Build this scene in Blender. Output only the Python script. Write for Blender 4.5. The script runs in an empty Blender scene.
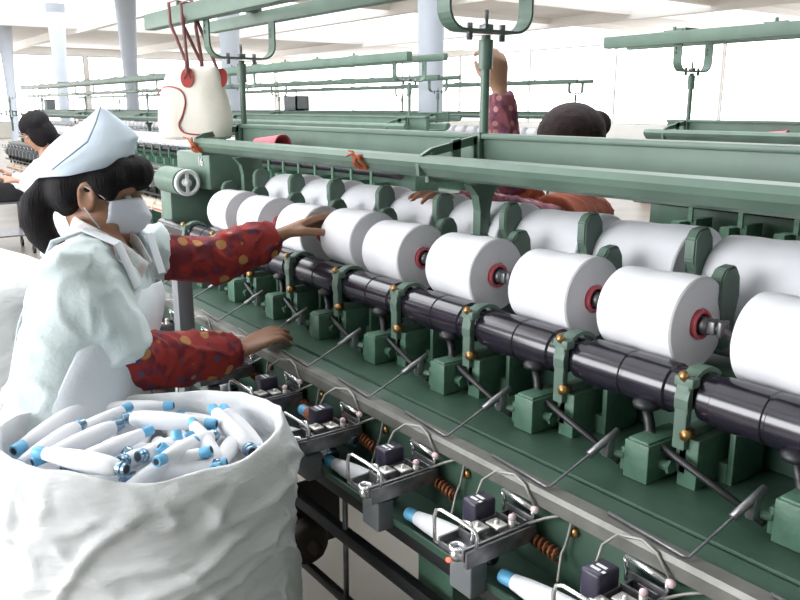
import bpy, bmesh, math, random
from mathutils import Vector, Matrix, noise
C = bpy.context.scene.collection
PI = math.pi
V = Vector
H = 1.55                                   # eye height of the photographer
# ------------------------------------------------------------------ camera
PITCH = math.radians(13.56); YAW = math.radians(53.68); FPX = 800.0
cam = bpy.data.cameras.new('camera'); cam.sensor_width = 36; cam.lens = 36 * FPX / 800
cam.clip_end = 200
camo = bpy.data.objects.new('camera', cam); C.objects.link(camo)
camo.location = (0, 0, H); camo.rotation_euler = (PI / 2 - PITCH, 0, YAW)
bpy.context.scene.camera = camo
# ------------------------------------------------------------------ world, exposure, lights
sc = bpy.context.scene
sc.view_settings.view_transform = 'Standard'; sc.view_settings.look = 'None'
sc.view_settings.gamma = 1; sc.view_settings.use_curve_mapping = False
sc.view_settings.exposure = 0.33
w = bpy.data.worlds.new('world'); sc.world = w; w.use_nodes = True
bg = w.node_tree.nodes['Background']; bg.inputs[0].default_value = (0.93, 0.96, 1.0, 1); bg.inputs[1].default_value = 1.6
def area(name, loc, rot, sx, sy, power, col=(1, 1, 1)):
    l = bpy.data.lights.new(name, 'AREA'); l.shape = 'RECTANGLE'; l.size = sx; l.size_y = sy; l.energy = power; l.color = col
    o = bpy.data.objects.new(name, l); C.objects.link(o); o.location = loc; o.rotation_euler = rot
    return o
# daylight entering through the roof lights, and one added fill
area('skylight_and_fill', (-6.0, 0.6, 4.35), (0, 0, 0), 3.2, 6.0, 225, (0.95, 0.97, 1.0))
area('skylight_and_fill', (-12.0, 5.0, 4.35), (0, 0, 0), 5.0, 9.0, 190, (0.98, 0.98, 1.0))
area('skylight_and_fill', (-12.0, 16.0, 4.35), (0, 0, 0), 10.0, 8.0, 450, (0.98, 0.98, 1.0))
area('skylight_and_fill', (-27.0, 8.0, 4.35), (0, 0, 0), 12.0, 12.0, 700, (0.98, 0.98, 1.0))
area('skylight_and_fill', (-2.9, 3.4, 4.4), (0, 0, 0), 1.8, 3.4, 130, (0.97, 0.98, 1.0))  # added overhead fill that brightens the tops of the back-row cones
# daylight from the windows of the long wall behind the photographer
area('window_daylight', (-3.1, -3.7, 2.05), (math.radians(82), 0, math.radians(-6)), 4.6, 2.2, 225, (0.95, 0.97, 1.0))

# ------------------------------------------------------------------ helpers
def at(px, py, D):
    """the place that the photograph shows at a pixel, D metres deep"""
    r = (px - 400) / FPX * D; up = (300 - py) / FPX * D
    a = D * math.cos(PITCH) + up * math.sin(PITCH); h = up * math.cos(PITCH) - D * math.sin(PITCH)
    F = V((-math.sin(YAW), math.cos(YAW), 0)); R = V((math.cos(YAW), math.sin(YAW), 0))
    return F * a + R * r + V((0, 0, H + h))
def at_z(px, py, z):
    d = at(px, py, 1.0) - V((0, 0, H))
    return V((0, 0, H)) + d * ((z - H) / d.z)

def tag(o, label=None, cat=None, group=None, kind=None):
    if label: o['label'] = label
    if cat: o['category'] = cat
    if group: o['group'] = group
    if kind: o['kind'] = kind
    return o
def empty(name, loc=(0, 0, 0), rz=0.0):
    o = bpy.data.objects.new(name, None); C.objects.link(o); o.location = loc; o.rotation_euler = (0, 0, rz)
    o.empty_display_size = .05
    return o
def link(name, me, parent=None, loc=(0, 0, 0), rot=(0, 0, 0)):
    o = bpy.data.objects.new(name, me); C.objects.link(o)
    if parent: o.parent = parent
    o.location = loc; o.rotation_euler = rot
    return o
def dup(o, parent=None):
    c = o.copy(); C.objects.link(c)
    if parent: c.parent = parent
    for ch in list(o.children):
        dup(ch, c)
    return c

class MB:
    def __init__(s): s.bm = bmesh.new(); s.mi = 0
    def _f(s, vs):
        try:
            f = s.bm.faces.new(vs); f.material_index = s.mi; f.smooth = True
            return f
        except ValueError: return None
    def box(s, x0, x1, y0, y1, z0, z1, bev=0.0, M=None):
        b = bmesh.new()
        vs = [b.verts.new((x, y, z)) for x in (x0, x1) for y in (y0, y1) for z in (z0, z1)]
        for q in ((0, 1, 3, 2), (4, 6, 7, 5), (0, 4, 5, 1), (2, 3, 7, 6), (0, 2, 6, 4), (1, 5, 7, 3)):
            b.faces.new([vs[i] for i in q])
        if bev > 0:
            bmesh.ops.bevel(b, geom=b.edges[:], offset=bev, segments=2, affect='EDGES', profile=.5)
        s.merge(b, M, flat=(bev == 0))
    def merge(s, b, M=None, flat=False):
        mp = {}
        for v in b.verts:
            mp[v] = s.bm.verts.new(M @ v.co if M else v.co)
        for f in b.faces:
            g = s._f([mp[v] for v in f.verts])
            if g: g.smooth = not flat
        b.free()
    def prism(s, pts, axis, a0, a1, holes=()):
        """flat outline pts (u,v) extruded along axis ('x': u=y,v=z / 'y': u=x,v=z / 'z': u=x,v=y)"""
        def P(u, v, a): return {'x': (a, u, v), 'y': (u, a, v), 'z': (u, v, a)}[axis]
        for loop in [pts]:
            A = [s.bm.verts.new(P(u, v, a0)) for u, v in loop]; B = [s.bm.verts.new(P(u, v, a1)) for u, v in loop]
            n = len(A)
            for L in (A, B[::-1]):
                f = s._f(L)
                if f: f.smooth = False
            for i in range(n):
                f = s._f([A[i], B[i], B[(i + 1) % n], A[(i + 1) % n]])
                if f: f.smooth = False
    def tube(s, pts, r, seg=10, side=None, cap=True, closed=False, round_cap=False):
        pts = [V(p) for p in pts]
        n = len(pts)
        if not hasattr(r, '__len__'): r = [r] * n
        r = list(r)
        if round_cap:
            def ends(p, q, rr):
                d = (p - q).normalized(); ra = min(rr) if hasattr(rr, '__len__') else rr
                sc_ = lambda k: tuple(x * k for x in rr) if hasattr(rr, '__len__') else rr * k
                return [(p + d * ra * .95, sc_(.25)), (p + d * ra * .8, sc_(.6)), (p + d * ra * .45, sc_(.88))]
            e0 = ends(pts[0], pts[1], r[0]); e1 = ends(pts[-1], pts[-2], r[-1])
            pts = [a for a, b in e0] + pts + [a for a, b in e1[::-1]]
            r = [b for a, b in e0] + r + [b for a, b in e1[::-1]]
            n = len(pts)
        rings = []; prev = None
        for i in range(n):
            if closed: t = pts[(i + 1) % n] - pts[i - 1]
            else: t = pts[min(i + 1, n - 1)] - pts[max(i - 1, 0)]
            if t.length < 1e-9: t = V((0, 0, 1))
            t.normalize()
            if side is not None:
                u = V(side) - t * t.dot(V(side))
                if u.length < 1e-4: u = t.orthogonal()
            elif prev is None: u = t.orthogonal()
            else:
                u = prev - t * t.dot(prev)
                if u.length < 1e-5: u = t.orthogonal()
            u.normalize(); prev = u; v = t.cross(u)
            ra, rb = (r[i] if hasattr(r[i], '__len__') else (r[i], r[i]))
            rings.append([s.bm.verts.new(pts[i] + u * ra * math.cos(a) + v * rb * math.sin(a))
                          for a in [2 * PI * k / seg for k in range(seg)]])
        m = n if closed else n - 1
        for i in range(m):
            A, B = rings[i], rings[(i + 1) % n]
            for k in range(seg):
                s._f([A[k], A[(k + 1) % seg], B[(k + 1) % seg], B[k]])
        if cap and not closed:
            s._f(rings[0][::-1]); s._f(rings[-1])
    def lathe(s, prof, M=None, seg=24):
        """prof: (t along axis x, radius)"""
        rings = []
        for t, r in prof:
            rings.append([s.bm.verts.new((M or Matrix()) @ V((t, r * math.cos(a), r * math.sin(a)))) for a in [2 * PI * k / seg for k in range(seg)]])
        for A, B in zip(rings, rings[1:]):
            for k in range(seg): s._f([A[k], A[(k + 1) % seg], B[(k + 1) % seg], B[k]])
        s._f(rings[0][::-1]); s._f(rings[-1])
    def cyl(s, p0, p1, r, seg=16): s.tube([p0, p1], r, seg)
    def ball(s, c, r, seg=12, M=None):
        if not hasattr(r, '__len__'): r = (r, r, r)
        b = bmesh.new(); bmesh.ops.create_uvsphere(b, u_segments=seg, v_segments=max(6, seg * 2 // 3), radius=1)
        M2 = Matrix.Translation(V(c)) @ (M or Matrix()) @ Matrix.Diagonal((r[0], r[1], r[2], 1))
        s.merge(b, M2)
    def mesh(s, name, mats, sharp=None):
        me = bpy.data.meshes.new(name)
        bmesh.ops.recalc_face_normals(s.bm, faces=s.bm.faces[:])
        if sharp is not None:
            for e in s.bm.edges:
                if len(e.link_faces) == 2 and e.calc_face_angle(0) > sharp: e.smooth = False
        s.bm.to_mesh(me); s.bm.free()
        for m in (mats if isinstance(mats, (list, tuple)) else [mats]): me.materials.append(m)
        return me
    def obj(s, name, mats, parent=None, sharp=math.radians(40), loc=(0, 0, 0), rot=(0, 0, 0)):
        return link(name, s.mesh(name, mats, sharp), parent, loc, rot)

def remeshed(mb, name, mats, voxel, smooth=4, disp=None, parent=None):
    """the closed shells of mb fused into ONE continuous skin"""
    me0 = mb.mesh(name, mats, None)
    o = bpy.data.objects.new('tmp', me0); C.objects.link(o)
    m = o.modifiers.new('r', 'REMESH'); m.mode = 'VOXEL'; m.voxel_size = voxel; m.use_smooth_shade = True
    if smooth:
        q = o.modifiers.new('s', 'SMOOTH'); q.iterations = smooth; q.factor = .5
    dg = bpy.context.evaluated_depsgraph_get(); dg.update()
    me = bpy.data.meshes.new_from_object(o.evaluated_get(dg)); me.name = name
    bpy.data.objects.remove(o); bpy.data.meshes.remove(me0)
    if not me.materials:
        for m_ in (mats if isinstance(mats, (list, tuple)) else [mats]): me.materials.append(m_)
    if disp:
        ns = [v.normal.copy() for v in me.vertices]
        for v, n_ in zip(me.vertices, ns): v.co += n_ * disp(v.co)
    for p in me.polygons: p.use_smooth = True
    return link(name, me, parent)

# ------------------------------------------------------------------ materials (procedural)
def mat(name, col, rough=.5, metal=0.0, var=0.0, vscale=6.0, bump=0.0, bscale=40.0, spec=.5, emit=None, estr=0.0, col2=None, sheen=0.0, sss=0.0):
    m = bpy.data.materials.new(name); m.use_nodes = True; nt = m.node_tree; b = nt.nodes['Principled BSDF']
    b.inputs['Base Color'].default_value = (*col, 1); b.inputs['Roughness'].default_value = rough; b.inputs['Metallic'].default_value = metal
    b.inputs['Specular IOR Level'].default_value = spec
    if sheen: b.inputs['Sheen Weight'].default_value = sheen
    if sss: b.inputs['Subsurface Weight'].default_value = sss; b.inputs['Subsurface Scale'].default_value = .01
    if emit: b.inputs['Emission Color'].default_value = (*emit, 1); b.inputs['Emission Strength'].default_value = estr
    tc = nt.nodes.new('ShaderNodeTexCoord')
    if var > 0 or col2:
        n = nt.nodes.new('ShaderNodeTexNoise'); n.inputs['Scale'].default_value = vscale; n.inputs['Detail'].default_value = 5
        nt.links.new(tc.outputs['Object'], n.inputs['Vector'])
        r = nt.nodes.new('ShaderNodeValToRGB')
        c2 = col2 or tuple(min(1, c * (1 + var)) for c in col); c1 = col if col2 else tuple(c * (1 - var) for c in col)
        r.color_ramp.elements[0].position = .35; r.color_ramp.elements[1].position = .68
        r.color_ramp.elements[0].color = (*c1, 1); r.color_ramp.elements[1].color = (*c2, 1)
        nt.links.new(n.outputs[0], r.inputs[0]); nt.links.new(r.outputs[0], b.inputs['Base Color'])
    if bump > 0:
        n = nt.nodes.new('ShaderNodeTexNoise'); n.inputs['Scale'].default_value = bscale; n.inputs['Detail'].default_value = 4
        nt.links.new(tc.outputs['Object'], n.inputs['Vector'])
        bp = nt.nodes.new('ShaderNodeBump'); bp.inputs['Strength'].default_value = bump; bp.inputs['Distance'].default_value = .01
        nt.links.new(n.outputs[0], bp.inputs['Height']); nt.links.new(bp.outputs[0], b.inputs['Normal'])
    return m
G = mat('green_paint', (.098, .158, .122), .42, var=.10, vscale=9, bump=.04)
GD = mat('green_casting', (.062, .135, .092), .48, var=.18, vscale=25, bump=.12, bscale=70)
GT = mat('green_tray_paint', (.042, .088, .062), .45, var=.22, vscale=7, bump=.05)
GP = mat('green_lever', (.105, .165, .13), .5, var=.15, vscale=20)
BLK = mat('black_steel', (.012, .012, .014), .45, var=.3, vscale=12)
DRUM = mat('plum_black_bakelite', (.014, .011, .02), .18, var=.35, vscale=30, spec=.7)
RAIL = mat('grey_aluminium', (.15, .15, .135), .45, metal=.3, var=.2, vscale=18)
CHR = mat('bright_wire', (.78, .79, .8), .22, metal=.9)
STEEL = mat('worn_steel', (.20, .20, .21), .38, metal=.7, var=.25, vscale=40)
BRASS = mat('brass', (.45, .26, .1), .35, metal=.9)
PLUM = mat('dark_plum_plastic', (.035, .03, .055), .35)
GREYP = mat('grey_metal_paint', (.15, .16, .17), .5, var=.12, vscale=15)
WHT = mat('white_plastic', (.8, .8, .82), .4)
PINK = mat('pink_paper', (.66, .12, .15), .6, var=.12, vscale=30)
ORG = mat('orange_twine', (.42, .10, .03), .75, var=.3, vscale=60)
BLUE = mat('light_blue_plastic', (.13, .42, .68), .4, var=.12, vscale=40)
HOLE = mat('dark_bore', (.01, .01, .015), .6)
FLOOR = mat('terrazzo_floor', (.22, .195, .165), .42, var=.16, vscale=2.2, bump=.03, bscale=30)
WALL = mat('white_wall', (.86, .85, .82), .8, var=.04, vscale=1)
CEIL = mat('cream_ceiling', (.88, .85, .81), .85, var=.04, vscale=.6)
COLM = mat('pale_column_paint', (.50, .54, .60), .6, var=.04, vscale=2)
WIN = mat('bright_window', (1, 1, 1), .5, emit=(1, 1, 1), estr=2.5)
LED = mat('red_lamp', (.8, .02, .01), .4, emit=(1, .05, .02), estr=6)
SKIN = mat('skin', (.36, .19, .12), .5, var=.12, vscale=12, sss=.06)
HAIR = mat('black_hair', (.005, .0035, .005), .75, spec=.25, bump=.15, bscale=160, var=.3, vscale=50)
HAIRB = mat('dark_brown_hair', (.018, .008, .008), .75, spec=.25, bump=.15, bscale=160, var=.4, vscale=40)
COAT = mat('pale_mint_cotton', (.66, .745, .75), .85, var=.04, vscale=5, bump=.15, bscale=120)
APRON = mat('white_cotton', (.74, .78, .83), .85, var=.04, vscale=5, bump=.12, bscale=120)
CAP = mat('pale_blue_cotton', (.72, .82, .93), .85, var=.05, vscale=8, bump=.12, bscale=120)
MASK = mat('white_gauze', (.80, .83, .93), .9, bump=.12, bscale=160)
TROU = mat('navy_trousers', (.03, .035, .06), .85)
SHOE = mat('black_shoe', (.02, .02, .02), .5)
COLLAR = mat('floral_collar_cotton', (.72, .76, .76), .85, col2=(.62, .50, .50), vscale=38)
EYEW = mat('eye_white', (.75, .73, .7), .3)
TAN = mat('cream_canvas', (.79, .75, .67), .75, var=.06, vscale=10, bump=.1, bscale=140)
REDL = mat('red_leather', (.36, .045, .04), .42, var=.15, vscale=30)
BRNL = mat('brown_strap', (.16, .05, .045), .45)
WIREG = mat('grey_wire', (.30, .29, .27), .45, metal=.3)

for hm_ in (HAIR, HAIRB):
    nt = hm_.node_tree; tc = nt.nodes.new('ShaderNodeTexCoord'); mp = nt.nodes.new('ShaderNodeMapping'); mp.inputs['Scale'].default_value = (260, 260, 22)
    n = nt.nodes.new('ShaderNodeTexNoise'); n.inputs['Scale'].default_value = 1; n.inputs['Detail'].default_value = 3
    nt.links.new(tc.outputs['Object'], mp.inputs[0]); nt.links.new(mp.outputs[0], n.inputs['Vector'])
    bp = nt.nodes.new('ShaderNodeBump'); bp.inputs['Strength'].default_value = .8; bp.inputs['Distance'].default_value = .004
    nt.links.new(n.outputs[0], bp.inputs['Height']); nt.links.new(bp.outputs[0], nt.nodes['Principled BSDF'].inputs['Normal'])

def ramp_mask(nt, val, p0, p1):
    r = nt.nodes.new('ShaderNodeMapRange'); r.inputs[1].default_value = p0; r.inputs[2].default_value = p1
    nt.links.new(val, r.inputs[0]); return r.outputs[0]
def mixc(nt, fac, a, b):
    m = nt.nodes.new('ShaderNodeMix'); m.data_type = 'RGBA'
    nt.links.new(fac, m.inputs[0])
    for s_, x in ((m.inputs[6], a), (m.inputs[7], b)):
        if isinstance(x, tuple): s_.default_value = (*x, 1)
        else: nt.links.new(x, s_)
    return m.outputs[2]
def dotted(name, base, dark, d1, d2, s1, s2):
    m = mat(name, base, .8, bump=.15, bscale=110); nt = m.node_tree; b = nt.nodes['Principled BSDF']
    tc = nt.nodes.new('ShaderNodeTexCoord')
    n = nt.nodes.new('ShaderNodeTexNoise'); n.inputs['Scale'].default_value = 26; nt.links.new(tc.outputs['Object'], n.inputs['Vector'])
    c = mixc(nt, ramp_mask(nt, n.outputs[0], .47, .58), base, dark)
    for sc_, col, r0 in ((s2, d2, .26), (s1, d1, .30)):
        v = nt.nodes.new('ShaderNodeTexVoronoi'); v.inputs['Scale'].default_value = sc_; v.inputs['Randomness'].default_value = .55
        nt.links.new(tc.outputs['Object'], v.inputs['Vector'])
        c = mixc(nt, ramp_mask(nt, v.outputs['Distance'], r0, r0 - .05), c, col)
    nt.links.new(c, b.inputs['Base Color']); return m
SLEEVE = dotted('red_dotted_cotton', (.30, .022, .018), (.15, .012, .022), (.46, .21, .07), (.09, .05, .10), 20, 27)
SLEEVE2 = dotted('maroon_dotted_cotton', (.22, .06, .08), (.12, .03, .06), (.42, .2, .2), (.10, .05, .12), 30, 36)
RUST = mat('rust_orange_cotton', (.27, .06, .025), .85, var=.12, vscale=10, bump=.2, bscale=60)

def yarn(name, col, axis_scale=260, strength=.22):
    """wound yarn: fine bands round the package"""
    m = mat(name, col, .75, sheen=.2); nt = m.node_tree; b = nt.nodes['Principled BSDF']
    tc = nt.nodes.new('ShaderNodeTexCoord'); wv = nt.nodes.new('ShaderNodeTexWave'); wv.wave_type = 'BANDS'; wv.bands_direction = 'X'
    wv.inputs['Scale'].default_value = axis_scale; wv.inputs['Distortion'].default_value = 2.5; wv.inputs['Detail'].default_value = 1
    nt.links.new(tc.outputs['Object'], wv.inputs['Vector'])
    bp = nt.nodes.new('ShaderNodeBump'); bp.inputs['Strength'].default_value = strength; bp.inputs['Distance'].default_value = .001
    nt.links.new(wv.outputs[0], bp.inputs['Height']); nt.links.new(bp.outputs[0], b.inputs['Normal'])
    n = nt.nodes.new('ShaderNodeTexNoise'); n.inputs['Scale'].default_value = 14; nt.links.new(tc.outputs['Object'], n.inputs['Vector'])
    nt.links.new(mixc(nt, ramp_mask(nt, n.outputs[0], .3, .7), tuple(x * .97 for x in col), col), b.inputs['Base Color'])
    return m
YARN = yarn('white_yarn', (.82, .82, .86))
YARNP = yarn('white_pirn_yarn', (.80, .81, .85), 300, .15)
YARNO = yarn('rust_pirn_yarn', (.35, .09, .03), 300, .15)

def sackmat():
    m = mat('woven_sack', (.77, .785, .80), .6, var=.04, vscale=3); nt = m.node_tree; b = nt.nodes['Principled BSDF']
    tc = nt.nodes.new('ShaderNodeTexCoord')
    h = None
    for d in ('X', 'Z'):
        wv = nt.nodes.new('ShaderNodeTexWave'); wv.bands_direction = d; wv.inputs['Scale'].default_value = 110; wv.inputs['Distortion'].default_value = .6
        nt.links.new(tc.outputs['Object'], wv.inputs['Vector'])
        if h is None: h = wv.outputs[0]
        else:
            a = nt.nodes.new('ShaderNodeMath'); a.operation = 'ADD'; nt.links.new(h, a.inputs[0]); nt.links.new(wv.outputs[0], a.inputs[1]); h = a.outputs[0]
    bp = nt.nodes.new('ShaderNodeBump'); bp.inputs['Strength'].default_value = .12; bp.inputs['Distance'].default_value = .001
    nt.links.new(h, bp.inputs['Height'])
    n = nt.nodes.new('ShaderNodeTexNoise'); n.inputs['Scale'].default_value = 9; n.inputs['Detail'].default_value = 6
    mp = nt.nodes.new('ShaderNodeMapping'); mp.inputs['Scale'].default_value = (1, 1, 2.2); mp.inputs['Rotation'].default_value = (0, .4, 0)
    nt.links.new(tc.outputs['Object'], mp.inputs[0]); nt.links.new(mp.outputs[0], n.inputs['Vector'])
    b2 = nt.nodes.new('ShaderNodeBump'); b2.inputs['Strength'].default_value = .5; b2.inputs['Distance'].default_value = .02
    nt.links.new(n.outputs[0], b2.inputs['Height']); nt.links.new(bp.outputs[0], b2.inputs['Normal']); nt.links.new(b2.outputs[0], b.inputs['Normal'])
    return m
SACK = sackmat()

# ------------------------------------------------------------------ the hall
def struct(name, mb, m, **k): return tag(mb.obj(name, m, **k), kind='structure')
X0, X1, Y0, Y1, ZC = -46.0, 2.4, -4.2, 30.0, 4.6
b = MB(); b.box(X0, X1, Y0, Y1, -.1, 0); struct('floor', b, FLOOR)
def window_wall(name, horiz, pos, a0, a1, n, wi, zlo, zhi, thick, sign):
    """wall with n window openings; posts, sill band and lintel band in one mesh; each pane its own structure"""
    b = MB(); L = (a1 - a0) / n
    def bx(u0, u1, z0, z1):
        p0, p1 = sorted((pos, pos + thick * sign))
        if horiz: b.box(u0, u1, p0, p1, z0, z1)
        else: b.box(p0, p1, u0, u1, z0, z1)
    bx(a0, a1, 0, zlo); bx(a0, a1, zhi, ZC)
    for i in range(n + 1):
        c = a0 + i * L; g = (L - wi) / 2
        bx(max(a0, c - g), min(a1, c + g), zlo, zhi)
    struct(name, b, WALL)
    for i in range(n):
        c = a0 + (i + .5) * L; q = pos + .05 * sign
        f = MB(); s_ = .04
        def fb(u0, u1, z0, z1, t=.03):
            p0, p1 = q - t, q + t
            if horiz: f.box(u0, u1, p0, p1, z0, z1)
            else: f.box(p0, p1, u0, u1, z0, z1)
        for u in (c - wi / 2, c + wi / 2 - s_): fb(u, u + s_, zlo, zhi)
        for z in (zlo, zhi - s_): fb(c - wi / 2, c + wi / 2, z, z + s_)
        wo = struct('window_%d' % window_wall.n, f, COLM)
        p = MB(); p0, p1 = sorted((q + .03 * sign, q + .06 * sign))
        if horiz: p.box(c - wi / 2, c + wi / 2, p0, p1, zlo, zhi)
        else: p.box(p0, p1, c - wi / 2, c + wi / 2, zlo, zhi)
        p.obj('glass_pane', WIN, wo); window_wall.n += 1
window_wall.n = 1
window_wall('wall_back', True, Y1, X0, X1, 9, 5.5, .8, 4.3, .3, 1)
window_wall('wall_left', False, X0, Y0, Y1, 6, 5.5, .8, 4.2, .3, -1)
window_wall('wall_front', True, Y0, X0, -.6, 10, 3.9, 1.1, 3.6, .3, -1)
b = MB(); b.box(X1, X1 + .3, Y0, Y1, 0, ZC); b.box(-.6, X1, Y0 - .3, Y0, 0, ZC); struct('wall_right', b, mat('bounce_cutting_grey_green', (.25, .29, .27), .8))  # unseen walls, set close and dark to cut light bouncing from the right
# ceiling with roof-light openings between solid strips
b = MB()
strips = [(X0, -33), (-21, -17.5), (-14.5, -9.5), (-7.6, -7.4), (-4.4, -3.9), (-1.9, X1)]  # last opening added to let more light onto the back-row cones
for x0, x1 in strips: b.box(x0, x1, Y0, Y1, ZC, ZC + .2)
struct('ceiling', b, CEIL)
k = 1
for i, y in enumerate((-1.5, 3.0, 9.0, 15.0, 22.0)):
    b = MB(); b.box(X0, X1, y, y + .25, ZC - .32, ZC, .01); struct('trim_%d' % k, b, CEIL); k += 1
for (a, c) in zip(strips, strips[1:]):
    for e in (a[1], c[0]):
        b = MB(); b.box(e - .08, e + .08, Y0, Y1, ZC - .18, ZC + .2, .01); struct('trim_%d' % k, b, CEIL); k += 1
# tapering round columns
for i, (x, y) in enumerate([(-8.57, 6.8), (-14.7, 6.8), (-20.5, 6.8), (-27.0, 6.8), (-34.6, 6.8)]):
    b = MB(); b.lathe([(0, .15), (1.8, .155), (2.6, .18), (3.6, .23), (4.6, .29)] if i else [(0, .165), (2.2, .165), (4.6, .2)],
                      Matrix.Rotation(-PI / 2, 4, 'Y') @ Matrix.Identity(4), 28)
    o = b.obj('column', COLM, None, loc=(x, y, 0))
    tag(o, ['pale round column nearest the camera, rising behind the middle of the machine', 'pale round column half hidden behind the hanging handbag',
            'pale tapering column left of the handbag, third from the nearest', 'pale tapering column above the small far worker, second from the photo edge',
            'pale tapering column at the far left edge of the hall'][i], 'column', 'columns in a row down the hall')

# ------------------------------------------------------------------ winding machine parts (x along, y across with centre 0, z up)
P = .25
def yl(Y): return Y - 1.30
def zz(h): return H + h
def mesh_gearbox():
    b = MB()
    b.mi = 0
    b.box(.004, .05, yl(.994), yl(1.11), zz(-.578), zz(-.514), .002)
    b.box(-.004, .004, yl(.996), yl(1.03), zz(-.57), zz(-.53), .002)
    b.box(.072, .106, yl(1.04), yl(1.20), zz(-.58), zz(-.497), .002)
    b.box(.12, .13, yl(1.10), yl(1.19), zz(-.58), zz(-.485), .001)
    b.box(.05, .12, yl(1.10), yl(1.20), zz(-.58), zz(-.545), .002)
    b.box(.008, .046, yl(.998), yl(1.088), zz(-.517), zz(-.510), .002)
    b.tube([(.05, yl(1.03), zz(-.55)), (.064, yl(1.03), zz(-.55))], .009, 14)
    b.tube([(.064, yl(1.03), zz(-.55)), (.069, yl(1.03), zz(-.55))], .012, 6)
    b.tube([(.0, yl(1.0), zz(-.545)), (-.035, yl(.985), zz(-.545))], .007, 10)
    return b.mesh('gearbox', GD, math.radians(35))
def mesh_lever():
    b = MB()
    b.lathe([(0, .012), (.004, .022), (.012, .023), (.018, .016), (.02, .004)], Matrix.Translation((.0, yl(1.05), zz(-.478))) @ Matrix.Rotation(-PI / 2, 4, 'Y'), 20)
    b.tube([(.0, yl(1.05), zz(-.475)), (.008, yl(1.05), zz(-.50)), (.014, yl(1.045), zz(-.515)), (.05, yl(1.03), zz(-.523)), (.24, yl(1.0), zz(-.56))], [.008, .009, .009, .006, .0055], 10)
    return b.mesh('stop_lever', BLK)
def mesh_bracket():
    b = MB(); cy, cz = yl(1.075), zz(-.437); R_ = .049
    arc = [(cy + R_ * math.cos(a), cz + R_ * math.sin(a)) for a in [math.radians(q) for q in range(40, 211, 17)]]
    inn = [(cy + .042 * math.cos(a), cz + .042 * math.sin(a)) for a in [math.radians(q) for q in range(210, 39, -17)]]
    b.prism(arc + inn, 'x', .065, .089)
    b.box(.066, .088, yl(1.028), yl(1.042), zz(-.515), zz(-.405), .002)
    b.box(.066, .088, yl(1.04), yl(1.17), zz(-.56), zz(-.485), .003)
    b.box(.060, .094, yl(1.028), yl(1.05), zz(-.415), zz(-.398), .004)
    return b.mesh('shaft_bracket', GP, math.radians(35))
def mesh_bolts(k):
    b = MB()
    if k: b.tube([(.077, yl(1.034), zz(-.402)), (.077, yl(1.026), zz(-.392))], .0075, 6)
    else: b.tube([(.090, yl(1.042), zz(-.488)), (.090, yl(1.022), zz(-.488))], .009, 6)
    return b.mesh('bolt', BRASS)
def mesh_drum():
    b = MB(); M = Matrix.Translation((0, yl(1.075), zz(-.437)))
    b.lathe([(.090, .030), (.093, .037), (.115, .037), (.118, .041), (.198, .041), (.200, .039), (.204, .039), (.206, .041), (.285, .041), (.288, .037), (.308, .037), (.312, .030)], M, 32)
    return b.mesh('winding_drum', DRUM, math.radians(30))
def mesh_paddle(front):
    b = MB()
    if front:
        y0, y1, zt, zb = yl(1.215), yl(1.27), zz(-.262), zz(-.41)
    else:
        y0, y1, zt, zb = yl(1.29), yl(1.345), zz(-.215), zz(-.41)
    m = (y0 + y1) / 2
    pts = [(y0 + .012, zt - .004), (y1 - .014, zt), (y1, zt - .02), (y1 + .004, zt - .055), (m + .018, zt - .085), (m + .014, zb), (m - .014, zb), (m - .016, zt - .085), (y0, zt - .06), (y0, zt - .02)]
    b.prism(pts, 'x', -.012, .012)
    bmesh.ops.bevel(b.bm, geom=b.bm.edges[:], offset=.003, segments=2, affect='EDGES')
    return b.mesh('package_arm', GP, math.radians(35))
def mesh_holder():
    """hub and spindle arm that carries a cone on the front row"""
    b = MB(); y, z = yl(1.166), zz(-.352)
    b.tube([(-.012, y, z), (.006, y, z)], .015, 16); b.tube([(.006, y, z), (.03, y, z)], .009, 12); b.box(.008, .022, y - .013, y + .013, z - .010, z + .012, .002)
    b.box(.026, .034, y - .012, y + .012, z - .012, z + .014, .002)
    b.tube([(.03, y, z), (.034, yl(1.21), z - .03), (.034, yl(1.25), z - .07)], .007, 8)
    return b.mesh('cone_holder', STEEL)
gear_me, lever_me, brk_me, bolt_a, bolt_b, drum_me = mesh_gearbox(), mesh_lever(), mesh_bracket(), mesh_bolts(0), mesh_bolts(1), mesh_drum()
padA, padB, hold_me = mesh_paddle(True), mesh_paddle(False), mesh_holder()

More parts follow.
